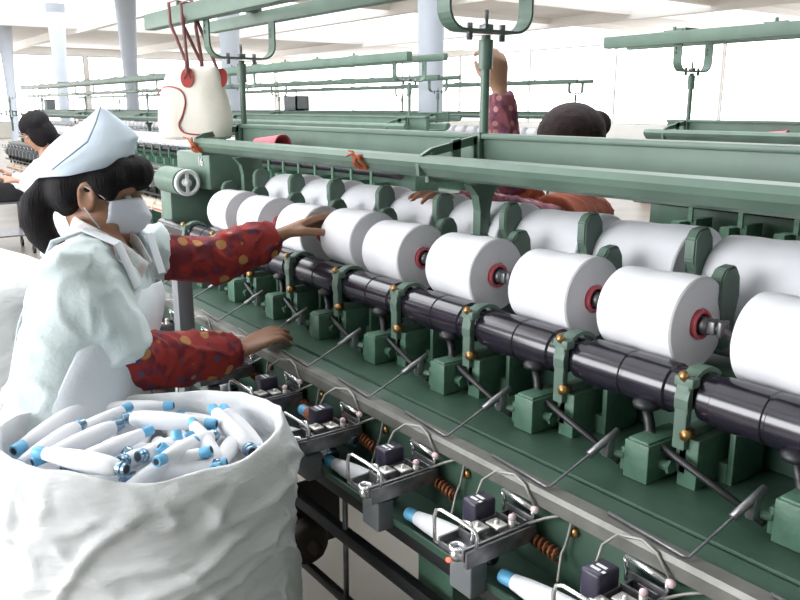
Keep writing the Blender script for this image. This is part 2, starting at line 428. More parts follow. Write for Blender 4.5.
# yarn clearer unit, local origin at its tray centre
def clearer_parts():
    out = {}
    b = MB()
    b.box(-.022, .045, -.085, .085, -.02, -.014, .001)
    b.box(.040, .046, -.088, .088, -.02, .004, .001); b.box(-.024, -.019, -.088, .088, -.02, .0, .001)
    b.box(-.03, .045, .082, .087, -.02, .012, .001); b.box(-.022, .045, -.087, -.083, -.02, -.008, .001)
    b.box(-.06, -.02, .0, .05, -.022, -.014, .001); b.box(-.02, .04, -.045, -.04, -.015, .004); b.box(-.02, .04, .05, .055, -.015, .006)
    b.box(-.01, .03, .08, .10, -.03, .0, .002)
    b.prism([(.047, -.02), (.047, .0), (.052, .0), (.052, -.032), (.04, -.032)], 'y', -.085, .085)
    out['tray'] = b.mesh('clearer_tray', STEEL)
    b = MB(); b.box(-.062, -.022, .0, .052, -.015, .034, .005)
    out['box'] = b.mesh('electronic_eye_box', PLUM)
    b = MB()
    b.box(-.052, -.034, .012, .018, .0342, .0350); b.box(-.030, -.024, .012, .018, .0342, .0350); b.box(-.05, -.03, .024, .03, .0342, .0350)
    out['mark'] = b.mesh('white_mark', WHT)
    b = MB()
    for (x, y) in ((-.002, -.012), (.012, .022)):
        b.box(x - .017, x + .017, y - .014, y + .014, .0, .006, .002); b.tube([(x, y, -.014), (x, y, .012)], .005, 10)
    b.tube([(.028, .045, -.014), (.028, .045, .012)], .007, 12)
    out['disc'] = b.mesh('tension_plates', mat('satin_nickel', (.62, .6, .58), .35, metal=.6))
    b = MB(); b.ball((.028, .045, .016), .0075); b.ball((.052, .078, .032), (.009, .0075, .0075))
    out['bead'] = b.mesh('ceramic_guide', mat('pink_white_ceramic', (.75, .56, .6), .25))
    b = MB(); b.tube([(-.036, .082, .034), (.046, .078, .032)], .0052, 10)
    b.tube([(-.036, .082, .034), (-.036, .087, .01), (-.036, .087, -.01)], .0045, 8); b.tube([(.044, .08, .03), (.045, .084, .0)], .0035, 8)
    out['rod'] = b.mesh('guide_rod', CHR)
    b = MB()
    p = [(-.040, -.082, -.02), (-.041, -.083, .030), (-.037, -.082, .044), (-.026, -.080, .048), (.01, -.072, .042), (.046, -.064, .034), (.054, -.062, .024), (.052, -.064, .002)]
    b.tube(p, .0036, 8); b.tube([(-.040, -.082, -.02), (.0, -.078, -.018)], .003, 8)
    b.tube([(.0, -.055, .018), (.004, -.052, .03), (.02, -.05, .032), (.03, -.052, .018), (.03, -.056, -.01)], .0038, 8)
    out['handle'] = b.mesh('wire_handle', CHR)
    b = MB()
    b.tube([(.018 + .014 * math.cos(a), -.078 + .012 * math.sin(a), -.006) for a in [2 * PI * i / 20 for i in range(20)]], .004, 8, closed=True)
    b.lathe([(0, .012), (.012, .014), (.02, .008)], Matrix.Translation((.018, -.078, -.028)) @ Matrix.Rotation(-PI / 2, 4, 'Y'), 16)
    out['cup'] = b.mesh('oil_cup', CHR)
    b = MB()
    b.tube([(-.055, .03, .03), (-.06, .05, .055), (-.05, .075, .07), (-.01, .085, .076), (.02, .083, .068), (.05, .078, .04)], .0026, 8)
    b.tube([(.04, .07, .0), (.07, .085, .02), (.12, .095, .048), (.125, .095, .03), (.12, .09, -.01), (.115, .085, -.03), (.14, .05, -.06)], .0028, 8)
    out['cable'] = b.mesh('signal_cable', WIREG)
    b = MB(); b.box(-.03, .03, -.055, -.015, -.115, -.05, .003); b.box(-.012, .018, -.05, .05, -.052, -.02, .002)
    out['ebox'] = b.mesh('control_box', GREYP)
    return out
CP = clearer_parts()
def mesh_guide():
    b = MB()
    b.tube([(-.18, yl(.880), zz(-.579)), (-.045, yl(.868), zz(-.580)), (-.038, yl(.870), zz(-.579)), (-.02, yl(.975), zz(-.524)), (-.018, yl(.985), zz(-.52))], .0022, 8)
    b.tube([(-.026, yl(.945), zz(-.540)), (-.014, yl(1.0), zz(-.508))], .0062, 8); b.box(-.026, -.012, yl(.975), yl(.992), zz(-.55), zz(-.52), .002)
    return b.mesh('thread_guide', STEEL)
guide_me = mesh_guide()

def machine(name, xl, xr, Yc, label, near=False, brackets=(), rail_top=True, rail_off=-.2, lip0=0):
    """two-sided winding machine from xl to xr; brackets: x of the posts"""
    t = empty(name, (0, Yc, 0)); tag(t, label, 'winding machine', 'cone winding machines')
    for s_ in ((0, PI) if True else (0,)):
        M = Matrix.Rotation(s_, 4, 'Z')
        if s_: a0, a1 = -xr, -xl
        else: a0, a1 = xl, xr
        def ob(nm, b, m): return link(nm, b.mesh(nm, m, math.radians(35)), t, (0, 0, 0), (0, 0, s_))
        b = MB()
        b.prism([(yl(.872), zz(-.605)), (yl(.872), zz(-.588)), (yl(.925), zz(-.582)), (yl(.926), zz(-.587)), (yl(.932), zz(-.587)), (yl(.933), zz(-.579)), (0, zz(-.577)), (0, zz(-.605))], 'x', a0, a1)
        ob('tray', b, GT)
        b = MB()
        b.prism([(yl(.858), zz(-.612)), (yl(.858), zz(-.592)), (yl(.862), zz(-.584)), (yl(.885), zz(-.582)), (yl(.885), zz(-.588)), (yl(.866), zz(-.590)), (yl(.866), zz(-.612))], 'x', a0, a1)
        ob('edge_rail', b, RAIL)
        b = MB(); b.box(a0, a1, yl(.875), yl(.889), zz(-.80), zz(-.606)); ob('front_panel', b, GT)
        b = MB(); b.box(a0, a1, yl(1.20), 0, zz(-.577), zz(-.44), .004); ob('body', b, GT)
        for (y, h, r) in ((.80, -.764, .015), (.80, -.866, .014), (.80, -1.02, .01)):
            b = MB(); b.box(a0, a1, yl(y) - r * .8, yl(y) + r * .8, zz(h) - r, zz(h) + r, .003); ob('black_rail', b, BLK)
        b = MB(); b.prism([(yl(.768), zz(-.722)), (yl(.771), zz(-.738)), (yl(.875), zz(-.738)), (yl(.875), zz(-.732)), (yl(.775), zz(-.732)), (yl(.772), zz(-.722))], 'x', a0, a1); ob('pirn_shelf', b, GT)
        # trough lip
        b = MB()
        lip = [(yl(1.140), zz(-.112)), (yl(1.125), zz(-.104)), (yl(1.110), zz(-.108)), (yl(1.102), zz(-.120)), (yl(1.106), zz(-.132)), (yl(1.125), zz(-.150)), (yl(1.15), zz(-.158)), (0, zz(-.158)), (0, zz(-.148)), (yl(1.150), zz(-.148))]
        b.prism(lip, 'x', a0 + (0 if s_ else lip0), a1 - (lip0 if s_ else 0)); ob('trough_lip', b, G)
        if near or not s_:
            pass
    b = MB(); b.box(xl + lip0, xr, -.012, .012, zz(-.158), zz(-.066)); b.box(xl + lip0, xr, -.022, .022, zz(-.073), zz(-.06), .003); link('trough_web', b.mesh('trough_web', G, .6), t)
    for x in brackets:
        b = MB()
        for sg in (-1, 1):
            o_ = [(sg * .012, zz(-.062)), (sg * .05, zz(-.066)), (sg * .168, zz(-.092)), (sg * .188, zz(-.106)), (sg * .20, zz(-.135)), (sg * .012, zz(-.17))]
            # rim strips around two cut-outs
            b.prism([(sg * .012, zz(-.062)), (sg * .16, zz(-.09)), (sg * .16, zz(-.108)), (sg * .012, zz(-.082))], 'x', x - .006, x + .006)
            b.prism([(sg * .16, zz(-.09)), (sg * .188, zz(-.104)), (sg * .198, zz(-.125)), (sg * .196, zz(-.15)), (sg * .165, zz(-.15)), (sg * .16, zz(-.102))], 'x', x - .006, x + .006)
            b.prism([(sg * .012, zz(-.15)), (sg * .17, zz(-.15)), (sg * .17, zz(-.166)), (sg * .012, zz(-.166))], 'x', x - .006, x + .006)
            b.prism([(sg * .075, zz(-.07)), (sg * .10, zz(-.074)), (sg * .10, zz(-.155)), (sg * .075, zz(-.155))], 'x', x - .006, x + .006)
            b.prism([(sg * .012, zz(-.07)), (sg * .036, zz(-.07)), (sg * .036, zz(-.155)), (sg * .012, zz(-.155))], 'x', x - .006, x + .006)
            b.box(x - .012, x + .012, sg * .16 - .005, sg * .19 + .005 * sg if sg > 0 else sg * .16 + .005, zz(-.112), zz(-.10), 0)
        link('trough_bracket', b.mesh('trough_bracket', G, .6), t)
        b = MB()
        b.prism([(-.05, zz(-.178)), (.05, zz(-.178)), (.024, zz(-.205)), (.016, zz(-.24)), (.016, zz(-.45)), (-.016, zz(-.45)), (-.016, zz(-.24)), (-.024, zz(-.205))], 'x', x - .013, x + .013)
        b.box(x - .02, x + .02, -.022, .022, zz(-.33), zz(-.30), .003)
        b.box(x - .014, x + .014, -.026, -.010, zz(-.178), zz(-.058), .002)
        po = link('post', b.mesh('post', G, .6), t)
        b = MB()
        for z_ in (-.085, -.125, -.16): b.tube([(x, -.026, zz(z_)), (x, -.031, zz(z_))], .006, 6)
        for z_ in (-.24, -.285, -.35, -.39): b.tube([(x - .013, 0, zz(z_)), (x - .022, 0, zz(z_))], .006, 6)
        link('post_bolt', b.mesh('post_bolt', STEEL), po)
        b = MB(); b.tube([(x, 0, zz(-.07)), (x, 0, zz(.16))], .011, 14); b.tube([(x, 0, zz(.085)), (x, 0, zz(.15))], .017, 16)
        link('upright_rod', b.mesh('upright_rod', G, .6), t)
        # U bracket: strip bent into a U across the machine
        b = MB(); R_ = .05; hw = .128; pts = []
        pts.append((-hw, zz(.30))); pts.append((-hw, zz(.165 + R_)))
        for q in range(0, 91, 15): pts.append((-hw + R_ - R_ * math.cos(math.radians(q)), zz(.165 + R_ - R_ * math.sin(math.radians(q)))))
        for q in range(90, -1, -15): pts.append((hw - R_ + R_ * math.cos(math.radians(q)), zz(.165 + R_ - R_ * math.sin(math.radians(q)))))
        pts.append((hw, zz(.165 + R_))); pts.append((hw, zz(.30)))
        inner = []
        for (y, z) in pts:
            cx = max(-hw + R_, min(hw - R_, y)); cz_ = max(z, zz(.165 + R_)) if abs(y) > hw - R_ else z
            dy, dz = cx - y, (zz(.165 + R_) - z) if z < zz(.165 + R_) else 0
            if abs(y) <= hw - R_ + 1e-6: dy, dz = 0, 1
            L_ = math.hypot(dy, dz) or 1
            inner.append((y + dy / L_ * .006, z + dz / L_ * .006))
        b.prism(pts + inner[::-1], 'x', x - .022, x + .022)
        u = link('u_bracket', b.mesh('u_bracket', G, .7), t)
        b = MB(); b.tube([(x, 0, zz(.165)), (x, 0, zz(.215))], .005, 8); b.box(x - .012, x + .012, -.012, .012, zz(.171), zz(.184), .002); link('clamp_bolt', b.mesh('clamp_bolt', STEEL), u)
        for sy in (-.05, .05):
            b = MB(); b.tube([(x, sy, zz(.148)), (x, sy, zz(.185))], .007, 6); link('clamp_bolt', b.mesh('clamp_bolt', STEEL), u)
        b = MB()
        for sy in (-hw - .001, hw + .001):
            for z_ in (.245, .265): b.box(x - .010, x - .004, sy - .0005, sy + .007 * (1 if sy < 0 else -1), zz(z_), zz(z_ + .012))
        link('slot_hole', b.mesh('slot_hole', HOLE), u)
    if rail_top:
        for (y, z0, z1, hw) in ((-.15, .288, .345, .022), (.15, .30, .345, .018)):
            b = MB(); b.box(xl + rail_off - (y > 0) * .1, xr, y - hw, y + hw, zz(z0), zz(z1), .003)
            for q in range(int((xr - xl) / .5)):
                b.tube([(xl + .1 + q * .5, y, zz(z1)), (xl + .1 + q * .5, y, zz(z1 + .022))], .008, 8)
                b.box(xl + .05 + q * .5, xl + .15 + q * .5, y - .012, y + .012, zz(z1), zz(z1 + .006))
            link('overhead_rail', b.mesh('overhead_rail', G, .6), t)
        for q in range(max(1, int((xr - xl) / 1.27))):
            b = MB(); b.box(xl + .1 + q * 1.27, xl + .16 + q * 1.27, -.15, .15, zz(.345), zz(.36), .002); link('rail_tie', b.mesh('rail_tie', G, .6), t)
    return t

# --- the near machine
XL, XR = -3.0, .4
near = machine('winding_machine', XL, XR, 1.30, 'nearest green two-sided winding machine filling the picture, large white cones along it', near=True, brackets=(-2.72, -1.435, -.16), lip0=.29)
for i in range(-3, 10):
    x = -.50 - P * i
    for s_ in (0, PI):
        if s_: xx = -x
        else: xx = x
        r = (0, 0, s_)
        g = link('gearbox', gear_me, near, (x if not s_ else x, 0, 0), r)
        link('stop_lever', lever_me, g)
        a = link('shaft_bracket', brk_me, near, (x, 0, 0), r); link('bolt', bolt_a, a); link('bolt', bolt_b, a)
        link('winding_drum', drum_me, near, (x + (P if s_ else 0), 0, 0), r)
        link('thread_guide', guide_me, near, (x, 0, 0), r)
        link('package_arm', padA, near, (x, 0, 0), r)
        if i < 9:
            c = link('clearer_tray', CP['tray'], near, (x + .155 if not s_ else -x - .155, -.515 if not s_ else .515, .905), r); c.scale = (.86,) * 3
            for nm, key in (('electronic_eye_box', 'box'), ('tension_plates', 'disc'), ('ceramic_guide', 'bead'), ('guide_rod', 'rod'), ('wire_handle', 'handle'), ('oil_cup', 'cup'), ('signal_cable', 'cable'), ('control_box', 'ebox'), ('white_mark', 'mark')):
                q = link(nm, CP[key], c)
                if i == 2 and not s_ and nm == 'control_box':
                    led = MB(); led.ball((-.028, -.048, -.055), .004); 
                    lo = led.obj('red_lamp', LED, near, loc=(x + .155, -.515, .905)); lo['label'] = 'small glowing red lamp'
b = MB(); b.tube([(XL, yl(1.075), zz(-.437)), (XR, yl(1.075), zz(-.437))], .024, 16); link('drum_shaft', b.mesh('drum_shaft', DRUM), near)
b = MB(); b.tube([(XL, -yl(1.075), zz(-.437)), (XR, -yl(1.075), zz(-.437))], .024, 16); link('drum_shaft', b.mesh('drum_shaft', DRUM), near)
for i, x in enumerate((-2.78, -1.02, .3)):
    b = MB()
    for sy in (-1, 1):
        b.prism([(sy * .47, zz(-.80)), (sy * .30, zz(-.80)), (sy * .36, .06), (sy * .47, .06)], 'x', x - .05, x + .05)
        b.box(x - .07, x + .07, min(sy * .33, sy * .5), max(sy * .33, sy * .5), 0, .06, .004)
    b.box(x - .05, x + .05, -.40, .40, zz(-.80), zz(-.61), .004); b.box(x - .03, x + .03, -.4, .4, .22, .32, .004)
    link('leg_frame', b.mesh('leg_frame', GD, .6), near)
for x in (-.25, -1.28, -2.2):
    b = MB(); b.tube([(x, -.5, zz(-1.02)), (x, -.5, zz(-.76))], .006, 8); link('rail_stay', b.mesh('rail_stay', STEEL), near)
RUSTM = mat('rusty_spring_steel', (.28, .10, .045), .5, metal=.5)
b = MB(); b.tube([(.10 * t / 70, .009 * math.cos(t * .9), .009 * math.sin(t * .9)) for t in range(70)], .0028, 6); spring_me = b.mesh('coil_spring', RUSTM)
for i in range(10):
    link('coil_spring', spring_me, near, (-.60 - P * i, yl(.858), zz(-.665)), (0, math.radians(8), 0))
b = MB()
for i in range(12):
    x = -.485 - P * (i - 2); b.tube([(x, yl(.875), zz(-.634)), (x, yl(.868), zz(-.634))], .009, 6)
o = link('panel_bolt', b.mesh('panel_bolt', BRASS), near); tag(o, kind='stuff')
# belt pulley beneath the machine end, showing beside the sack
b = MB(); c = V((-1.45, -.50, .59))
b.lathe([(-.026, .03), (-.024, .045), (-.018, .049), (.018, .049), (.024, .045), (.026, .03)], Matrix.Translation(c), 28); b.tube([c + V((-.05, 0, 0)), c + V((.06, 0, 0))], .014, 12)
b.box(c.x - .055, c.x - .045, c.y - .02, c.y + .12, c.z - .05, c.z + .12, .002)
link('pulley', b.mesh('pulley', mat('dark_rubber', (.035, .022, .016), .6)), near)

# cones ------------------------------------------------------------
def cone_mesh(name, L, r0, r1):
    b = MB(); e = .003
    prof = [(.003, .026), (.0, .028), (.0, r0 - e), (e, r0)]
    for q in range(1, 8): prof.append((e + (L - 2 * e) * q / 8, r0 + (r1 - r0) * q / 8 + .0012 * math.sin(q * 1.3)))
    prof += [(L - e, r1), (L, r1 - e), (L + .001, .028), (L - .003, .026)]
    b.lathe(prof, None, 48); return b.mesh(name, YARN, math.radians(28))
def core_mesh(L):
    b = MB()
    b.mi = 0; b.lathe([(-.008, .015), (-.009, .018), (.0, .020), (L, .0245), (L + .008, .025), (L + .008, .020), (L + .002, .019)], None, 28)
    b.mi = 1; b.lathe([(L + .0022, .019), (L + .004, .006)], None, 20)
    return b.mesh('paper_core', [PINK, HOLE], math.radians(50))
cone_f = cone_mesh('yarn_cone', .158, .074, .080); core_f = core_mesh(.158)
front = [(-.69, 'cut off by the right photo edge'), (-.949, 'nearest whole one, its pink core showing, right of the middle'), (-1.173, 'second whole one from the right'),
         (-1.44, 'second to the right of the one she touches'), (-1.697, 'directly right of the one she touches'), (-1.90, 'raised a little, under the fingers of the masked worker'),
         (-2.156, 'just left of the cone she touches, behind her hand'), (-2.421, 'second from the far left end'), (-2.656, 'last one at the far left end')]
random.seed(3)
hubs = []
def put_cone(x, Y, z, me, core, label, group, rz=0.0, sc_=1.0, rot=0.0, name='yarn_cone'):
    o = link(name, me, None, (x, Y, z), (rot, 0, rz)); o.scale = (sc_,) * 3
    if core: link('paper_core', core, o)
    tag(o, label, 'yarn cone', group); return o
for x, lb in front + [(-.40, None), (-.14, None)]:
    dz = .010 if 'raised' in (lb or '') else 0
    if lb is None: continue
    put_cone(x + .048, 1.166, zz(-.352) + dz, cone_f, core_f, 'white front-row cone, ' + lb, 'front row of cones on the near machine', rot=random.random() * 6)
    h_ = link('cone_holder', hold_me, near, (x + .048 + .172, 0, dz))
    # thread-thin spindle arm on the near machine keeps the cone on its drum
cone_b = cone_mesh('yarn_cone', .205, .088, .097); core_b = core_mesh(.205)
back = [(-.40, 'beyond the cone at the right photo edge, mostly out of the picture'), (-.645, 'at the right photo edge'), (-.905, 'second whole one from the right, pink core at its right end'), (-1.165, 'just right of the worker in rust, third from the right'), (-1.405, 'left of centre post gap, below the worker in rust'),
        (-1.655, 'directly behind the green centre post'), (-1.915, 'below the orange twine knot'), (-2.18, 'behind the cone the masked worker touches'), (-2.43, 'small rounded top, third from the far left end'), (-2.69, 'farthest left of its row')]
for x, lb in back:
    put_cone(x + .06, 1.40, zz(-.325), cone_b, core_b, 'white back-row cone, ' + lb, 'back row of cones on the near machine', rot=random.random() * 6)
    link('package_arm', padB, near, (x + .05, 0, 0))

# pirns -------------------------------------------------------------
def pirn_objs(root, ym=YARNP):
    b = MB(); b.lathe([(.016, .009), (.02, .0125), (.05, .0165), (.09, .0195), (.13, .0205), (.165, .019), (.182, .0155), (.188, .011)], None, 24)
    b.obj('yarn_winding', ym, root)
    b = MB(); b.lathe([(-.006, .0075), (-.006, .0105), (-.002, .0118), (.018, .0118), (.024, .0085)], None, 20); q_ = b.obj('blue_tip', BLUE, root)
    b = MB(); b.lathe([(-.0062, .0001), (-.0064, .0068), (-.005, .007)], None, 16); b.obj('bore', HOLE, q_)
    b = MB(); b.lathe([(.184, .012), (.190, .0145), (.197, .0145), (.199, .012), (.205, .0122), (.205, .0085)], None, 20); q_ = b.obj('metal_cap', mat('blued_metal', (.25, .38, .5), .25, metal=.8) if 'blued_metal' not in bpy.data.materials else bpy.data.materials['blued_metal'], root)
    b = MB(); b.lathe([(.2052, .0001), (.2054, .0085), (.204, .0087)], None, 16); b.obj('bore', HOLE, q_)
    return root
def aim(o, a, c):
    d = (V(c) - V(a)).normalized(); o.location = a
    o.rotation_mode = 'QUATERNION'; o.rotation_quaternion = d.to_track_quat('X', 'Z')
pirn0 = pirn_objs(empty('supply_pirn')); used = [False]
def pirn(a, c, label, group, sc_=1.0):
    o = dup(pirn0) if used[0] else pirn0; used[0] = True
    aim(o, a, c); o.scale = (sc_,) * 3; tag(o, label, 'pirn', group); return o
where = ['cut by the lower right corner', 'blue tip showing at bottom right', 'with blue tip under the second wire handle', 'blue tip left of the third clearer', 'under the fourth clearer', 'under the fifth clearer beside the sack', 'half hidden by the sack', 'behind the sack', 'under the worker\'s red sleeve', 'beside the grey pillar, blue end up']
for i in range(9):
    x = -.52 - .245 * i
    if i in (3,):
        x -= .03
    pirn((x - .035, .790, .838), (x + .165, .812, .838), 'white supply pirn lying below the clearers, ' + where[min(i, 9)], 'supply pirns on the near machine shelf', .98)
# rust-coloured pirn between the clearers
o = pirn_objs(empty('rust_pirn'), YARNO); aim(o, V((-1.50, .83, .885)), V((-1.30, .84, .878))); tag(o, 'rust orange pirn lying behind the middle clearer', 'pirn')

# pink cone tube and twine ------------------------------------------
b = MB(); b.lathe([(0, .016), (.0, .018), (.13, .031), (.137, .034), (.14, .033), (.138, .027), (.13, .026), (.01, .012)], None, 28)
o = b.obj('paper_cone', PINK); o.location = (-2.39, 1.185, zz(-.148) + .033); o.rotation_euler = (0, 0, math.radians(8)); tag(o, 'empty pink paper cone lying in the green trough', 'paper cone')
def twine(p, label, seed):
    random.seed(seed); b = MB()
    for q in range(3):
        b.tube([p + V((.012 * math.cos(a) + .003 * q - .003, .022 * math.cos(a + q), .022 * math.sin(a) - .002)) for a in [2 * PI * i / 14 for i in range(14)]], .005, 6, closed=True)
    for q in range(4):
        d = V((random.uniform(-.05, .03), random.uniform(-.05, -.0), random.uniform(-.01, .05)))
        b.tube([p + V((0, -.02, .005)), p + V((0, -.02, .008)) + d * .5 + V((0, 0, .008)), p + V((0, -.02, .0)) + d], [.005, .004, .003], 6)
    for v in b.bm.verts: v.co = p + (v.co - p) * .72
    o = b.obj('twine_knot', ORG); tag(o, label, 'twine')
twine(V((-1.66, 1.103, zz(-.13))), 'frayed orange twine tied to the green lip near the middle bracket', 1)
twine(V((-2.69, 1.103, zz(-.135))), 'frayed orange twine tied at the far left end of the green lip', 5)

# handbag -------------------------------------------------------------
def handbag():
    c = V((-2.80, 1.15, 0)); t = empty('handbag', (c.x, c.y, zz(.055)))
    rv = V((math.cos(YAW), math.sin(YAW), 0))        # the bag hangs broadside to the aisle
    fv = V((math.sin(YAW), -math.cos(YAW), 0))
    def L(u, v, z): return rv * u + fv * v + V((0, 0, z))
    b = MB()
    prof = [(-.170, .118, .045), (-.163, .128, .056), (-.12, .135, .062), (-.06, .130, .056), (0, .115, .044), (.05, .098, .030), (.075, .088, .020), (.082, .084, .014)]
    rings = []
    for z, hw, hd in prof:
        ring = []
        for k in range(48):
            a = 2 * PI * k / 48; cx, sx = math.cos(a), math.sin(a)
            u = hw * math.copysign(abs(cx) ** .65, cx); v_ = hd * math.copysign(abs(sx) ** .8, sx)
            dz = .006 * math.sin(a * 3 + 1) if z > .07 else 0
            n_ = noise.noise(V((u * 14, v_ * 10, z * 14))) * .008
            ring.append(b.bm.verts.new(L(u, v_ + n_ * (1 if sx > 0 else -1), z + dz)))
        rings.append(ring)
    for A, B in zip(rings, rings[1:]):
        for k in range(48): b._f([A[k], A[(k + 1) % 48], B[(k + 1) % 48], B[k]])
    b._f(rings[0][::-1]); b._f(rings[-1])
    o = b.obj('bag_body', TAN, t); s_ = o.modifiers.new('s', 'SUBSURF'); s_.levels = 1; s_.render_levels = 1
    def depth(u, z):
        for (z0, h0, d0), (z1, h1, d1) in zip(prof, prof[1:]):
            if z0 <= z <= z1:
                f = (z - z0) / (z1 - z0); hw = h0 + (h1 - h0) * f; hd = d0 + (d1 - d0) * f
                q = min(.999, abs(u) / hw); cc = q ** (1 / .65); return hd * (1 - cc * cc) ** .4
        return .02
    b = MB(); pts = [(-.13, -.01), (-.10, .012), (-.06, .012), (-.03, -.005), (-.02, -.04), (-.032, -.085), (-.045, -.115), (-.03, -.142), (.02, -.15), (.08, -.15)]
    fine = []
    for i in range(len(pts) - 1):
        p0 = pts[max(0, i - 1)]; p1 = pts[i]; p2 = pts[i + 1]; p3 = pts[min(len(pts) - 1, i + 2)]
        for s in (0, .25, .5, .75):
            fine.append(tuple(.5 * (2 * p1[k] + (p2[k] - p0[k]) * s + (2 * p0[k] - 5 * p1[k] + 4 * p2[k] - p3[k]) * s * s + (3 * p1[k] - p0[k] - 3 * p2[k] + p3[k]) * s ** 3) for k in (0, 1)))
    b.tube([L(u, depth(u, z) + .001, z) for u, z in fine], .0028, 8); b.obj('red_piping', REDL, t)
    for (u0, sgn) in ((-.012, 1), (.098, 1)):
        b = MB(); ring = [(u0 + .023 * math.cos(a), .045 + .034 * math.sin(a)) for a in [2 * PI * k / 24 for k in range(24)]]
        A = [b.bm.verts.new(L(u, depth(min(u, .09), z) + .006 - (.02 if u0 > .05 else 0), z)) for u, z in ring]; B = [b.bm.verts.new(L(u * 1.0, depth(min(u, .09), z) - .004 - (.02 if u0 > .05 else 0), z)) for u, z in ring]
        b._f(A); b._f(B[::-1])
        for k in range(24): b._f([A[k], A[(k + 1) % 24], B[(k + 1) % 24], B[k]])
        pt = b.obj('leather_patch', REDL, t)
        b = MB(); b.tube([L(u0 + .010 * math.cos(a), .037, .042 + .012 * math.sin(a)) for a in [2 * PI * k / 16 for k in range(16)]], .002, 6, closed=True); 
        if u0 < .05: b.obj('stitched_ring', BRNL, pt)
        else: b.bm.free()
    top = zz(.288) - zz(.055) + .06                                      # over the rail
    for v_, us in ((.026, (-.012, -.012)), (-.02, (.03, .03))):
        b = MB()
        uu = us[0]
        b.tube([L(uu, v_ + .012, .06), L(uu - .004, v_, .10), L(uu - .045, .045, top - .07), L(uu - .05, .03, top + .0), L(uu - .03, -.0, top + .012), L(uu - .01, -.02, top + .005), L(uu + .0, .045, top - .08), L(uu, v_, .10), L(uu + .003, v_ + .01, .06)], [(.006, .002)] * 9, 8, side=rv)
        b.obj('strap', BRNL, t)
    b = MB(); b.tube([L(.09, .0, .03), L(.085, .0, .08), L(.04, .03, top - .08), L(.02, .03, top - .02), L(.01, 0, top + .012)], [(.006, .002)] * 5, 8, side=rv); b.obj('strap', BRNL, t)
    tag(t, 'cream canvas handbag with red leather patches hanging from the green overhead rail', 'handbag')
handbag()

# ------------------------------------------------------------------ the sack of pirns
ZR = zz(-.572)
sc_c = at_z(142, 428, ZR); SX, SY = sc_c.x, sc_c.y
def sack_radius(a, z):
    f = z / ZR
    r = .262 + .03 * math.sin(PI * min(1, f) ** .8) - .02 * f ** 6
    return r
EX, EY = 1.08, .86
def make_sack():
    t = empty('woven_sack', (SX, SY, 0), YAW)
    b = MB(); NA = 220; NZ = 130; rings = []
    def folds(a, z):
        x, y = math.cos(a) * .3, math.sin(a) * .3
        p_ = V((x, y, z)); wv_ = noise.noise(p_ * 3) * 1.6
        n1 = noise.noise(V((x * 5, y * 5, z * 4 + wv_)))
        rg = 1 - abs(noise.noise(V((x * 4 + wv_ * .5, y * 4, z * 9 - 5 * x + wv_)))) * 2
        rg2 = 1 - abs(noise.noise(V((x * 9, y * 9 + wv_, z * 15 + 6 * y)))) * 2
        return n1 * .008 + max(0, rg - .5) ** 1.5 * .034 + max(0, rg2 - .5) ** 1.5 * .022
    prof = []
    for i in range(NZ): prof.append((0, i / (NZ - 1)))
    for i in range(NZ):                                   # outer wall, floor to rim
        f = i / (NZ - 1); ring = []
        for k in range(NA):
            a = 2 * PI * k / NA
            rim = ZR + .012 * math.sin(2 * a + .6) + .010 * noise.noise(V((math.cos(a) * 2.2, math.sin(a) * 2.2, 0)))
            z = f * rim; r = .25 + .010 * math.sin(PI * f ** 1.1) - .02 * (1 - f)
            e = 1 - max(0, (f - .93) / .07)
            r = r - .014 * (1 - e) ** 2 + folds(a, z) * (.35 + .65 * e) * min(1, f * 6)
            ring.append(b.bm.verts.new((r * math.cos(a), r * math.sin(a), z)))
        rings.append(ring)
    for (dr, dz) in ((-.003, .003), (-.007, .002), (-.010, -.006), (-.012, -.03), (-.012, -.07), (-.012, -.12)):       # rolled over and down inside
        base = rings[NZ - 1]; ring = []
        for k in range(NA):
            c0 = base[k].co; rr = math.hypot(c0.x, c0.y); a = 2 * PI * k / NA
            q = noise.noise(V((a * 5, dz * 30, 4))) * .006
            ring.append(b.bm.verts.new(((rr + dr + q) * math.cos(a), (rr + dr + q) * math.sin(a), c0.z + dz)))
        rings.append(ring)
    for A, B in zip(rings, rings[1:]):
        for k in range(NA): b._f([A[k], A[(k + 1) % NA], B[(k + 1) % NA], B[k]])
    b._f(rings[0][::-1]); b._f(rings[-1])
    for v in b.bm.verts: v.co.x *= EX; v.co.y *= EY
    b.obj('sack_cloth', SACK, t, sharp=None)
    tag(t, 'large off-white woven sack brim-full of pirns in the lower left foreground', 'sack')
    return t
make_sack()
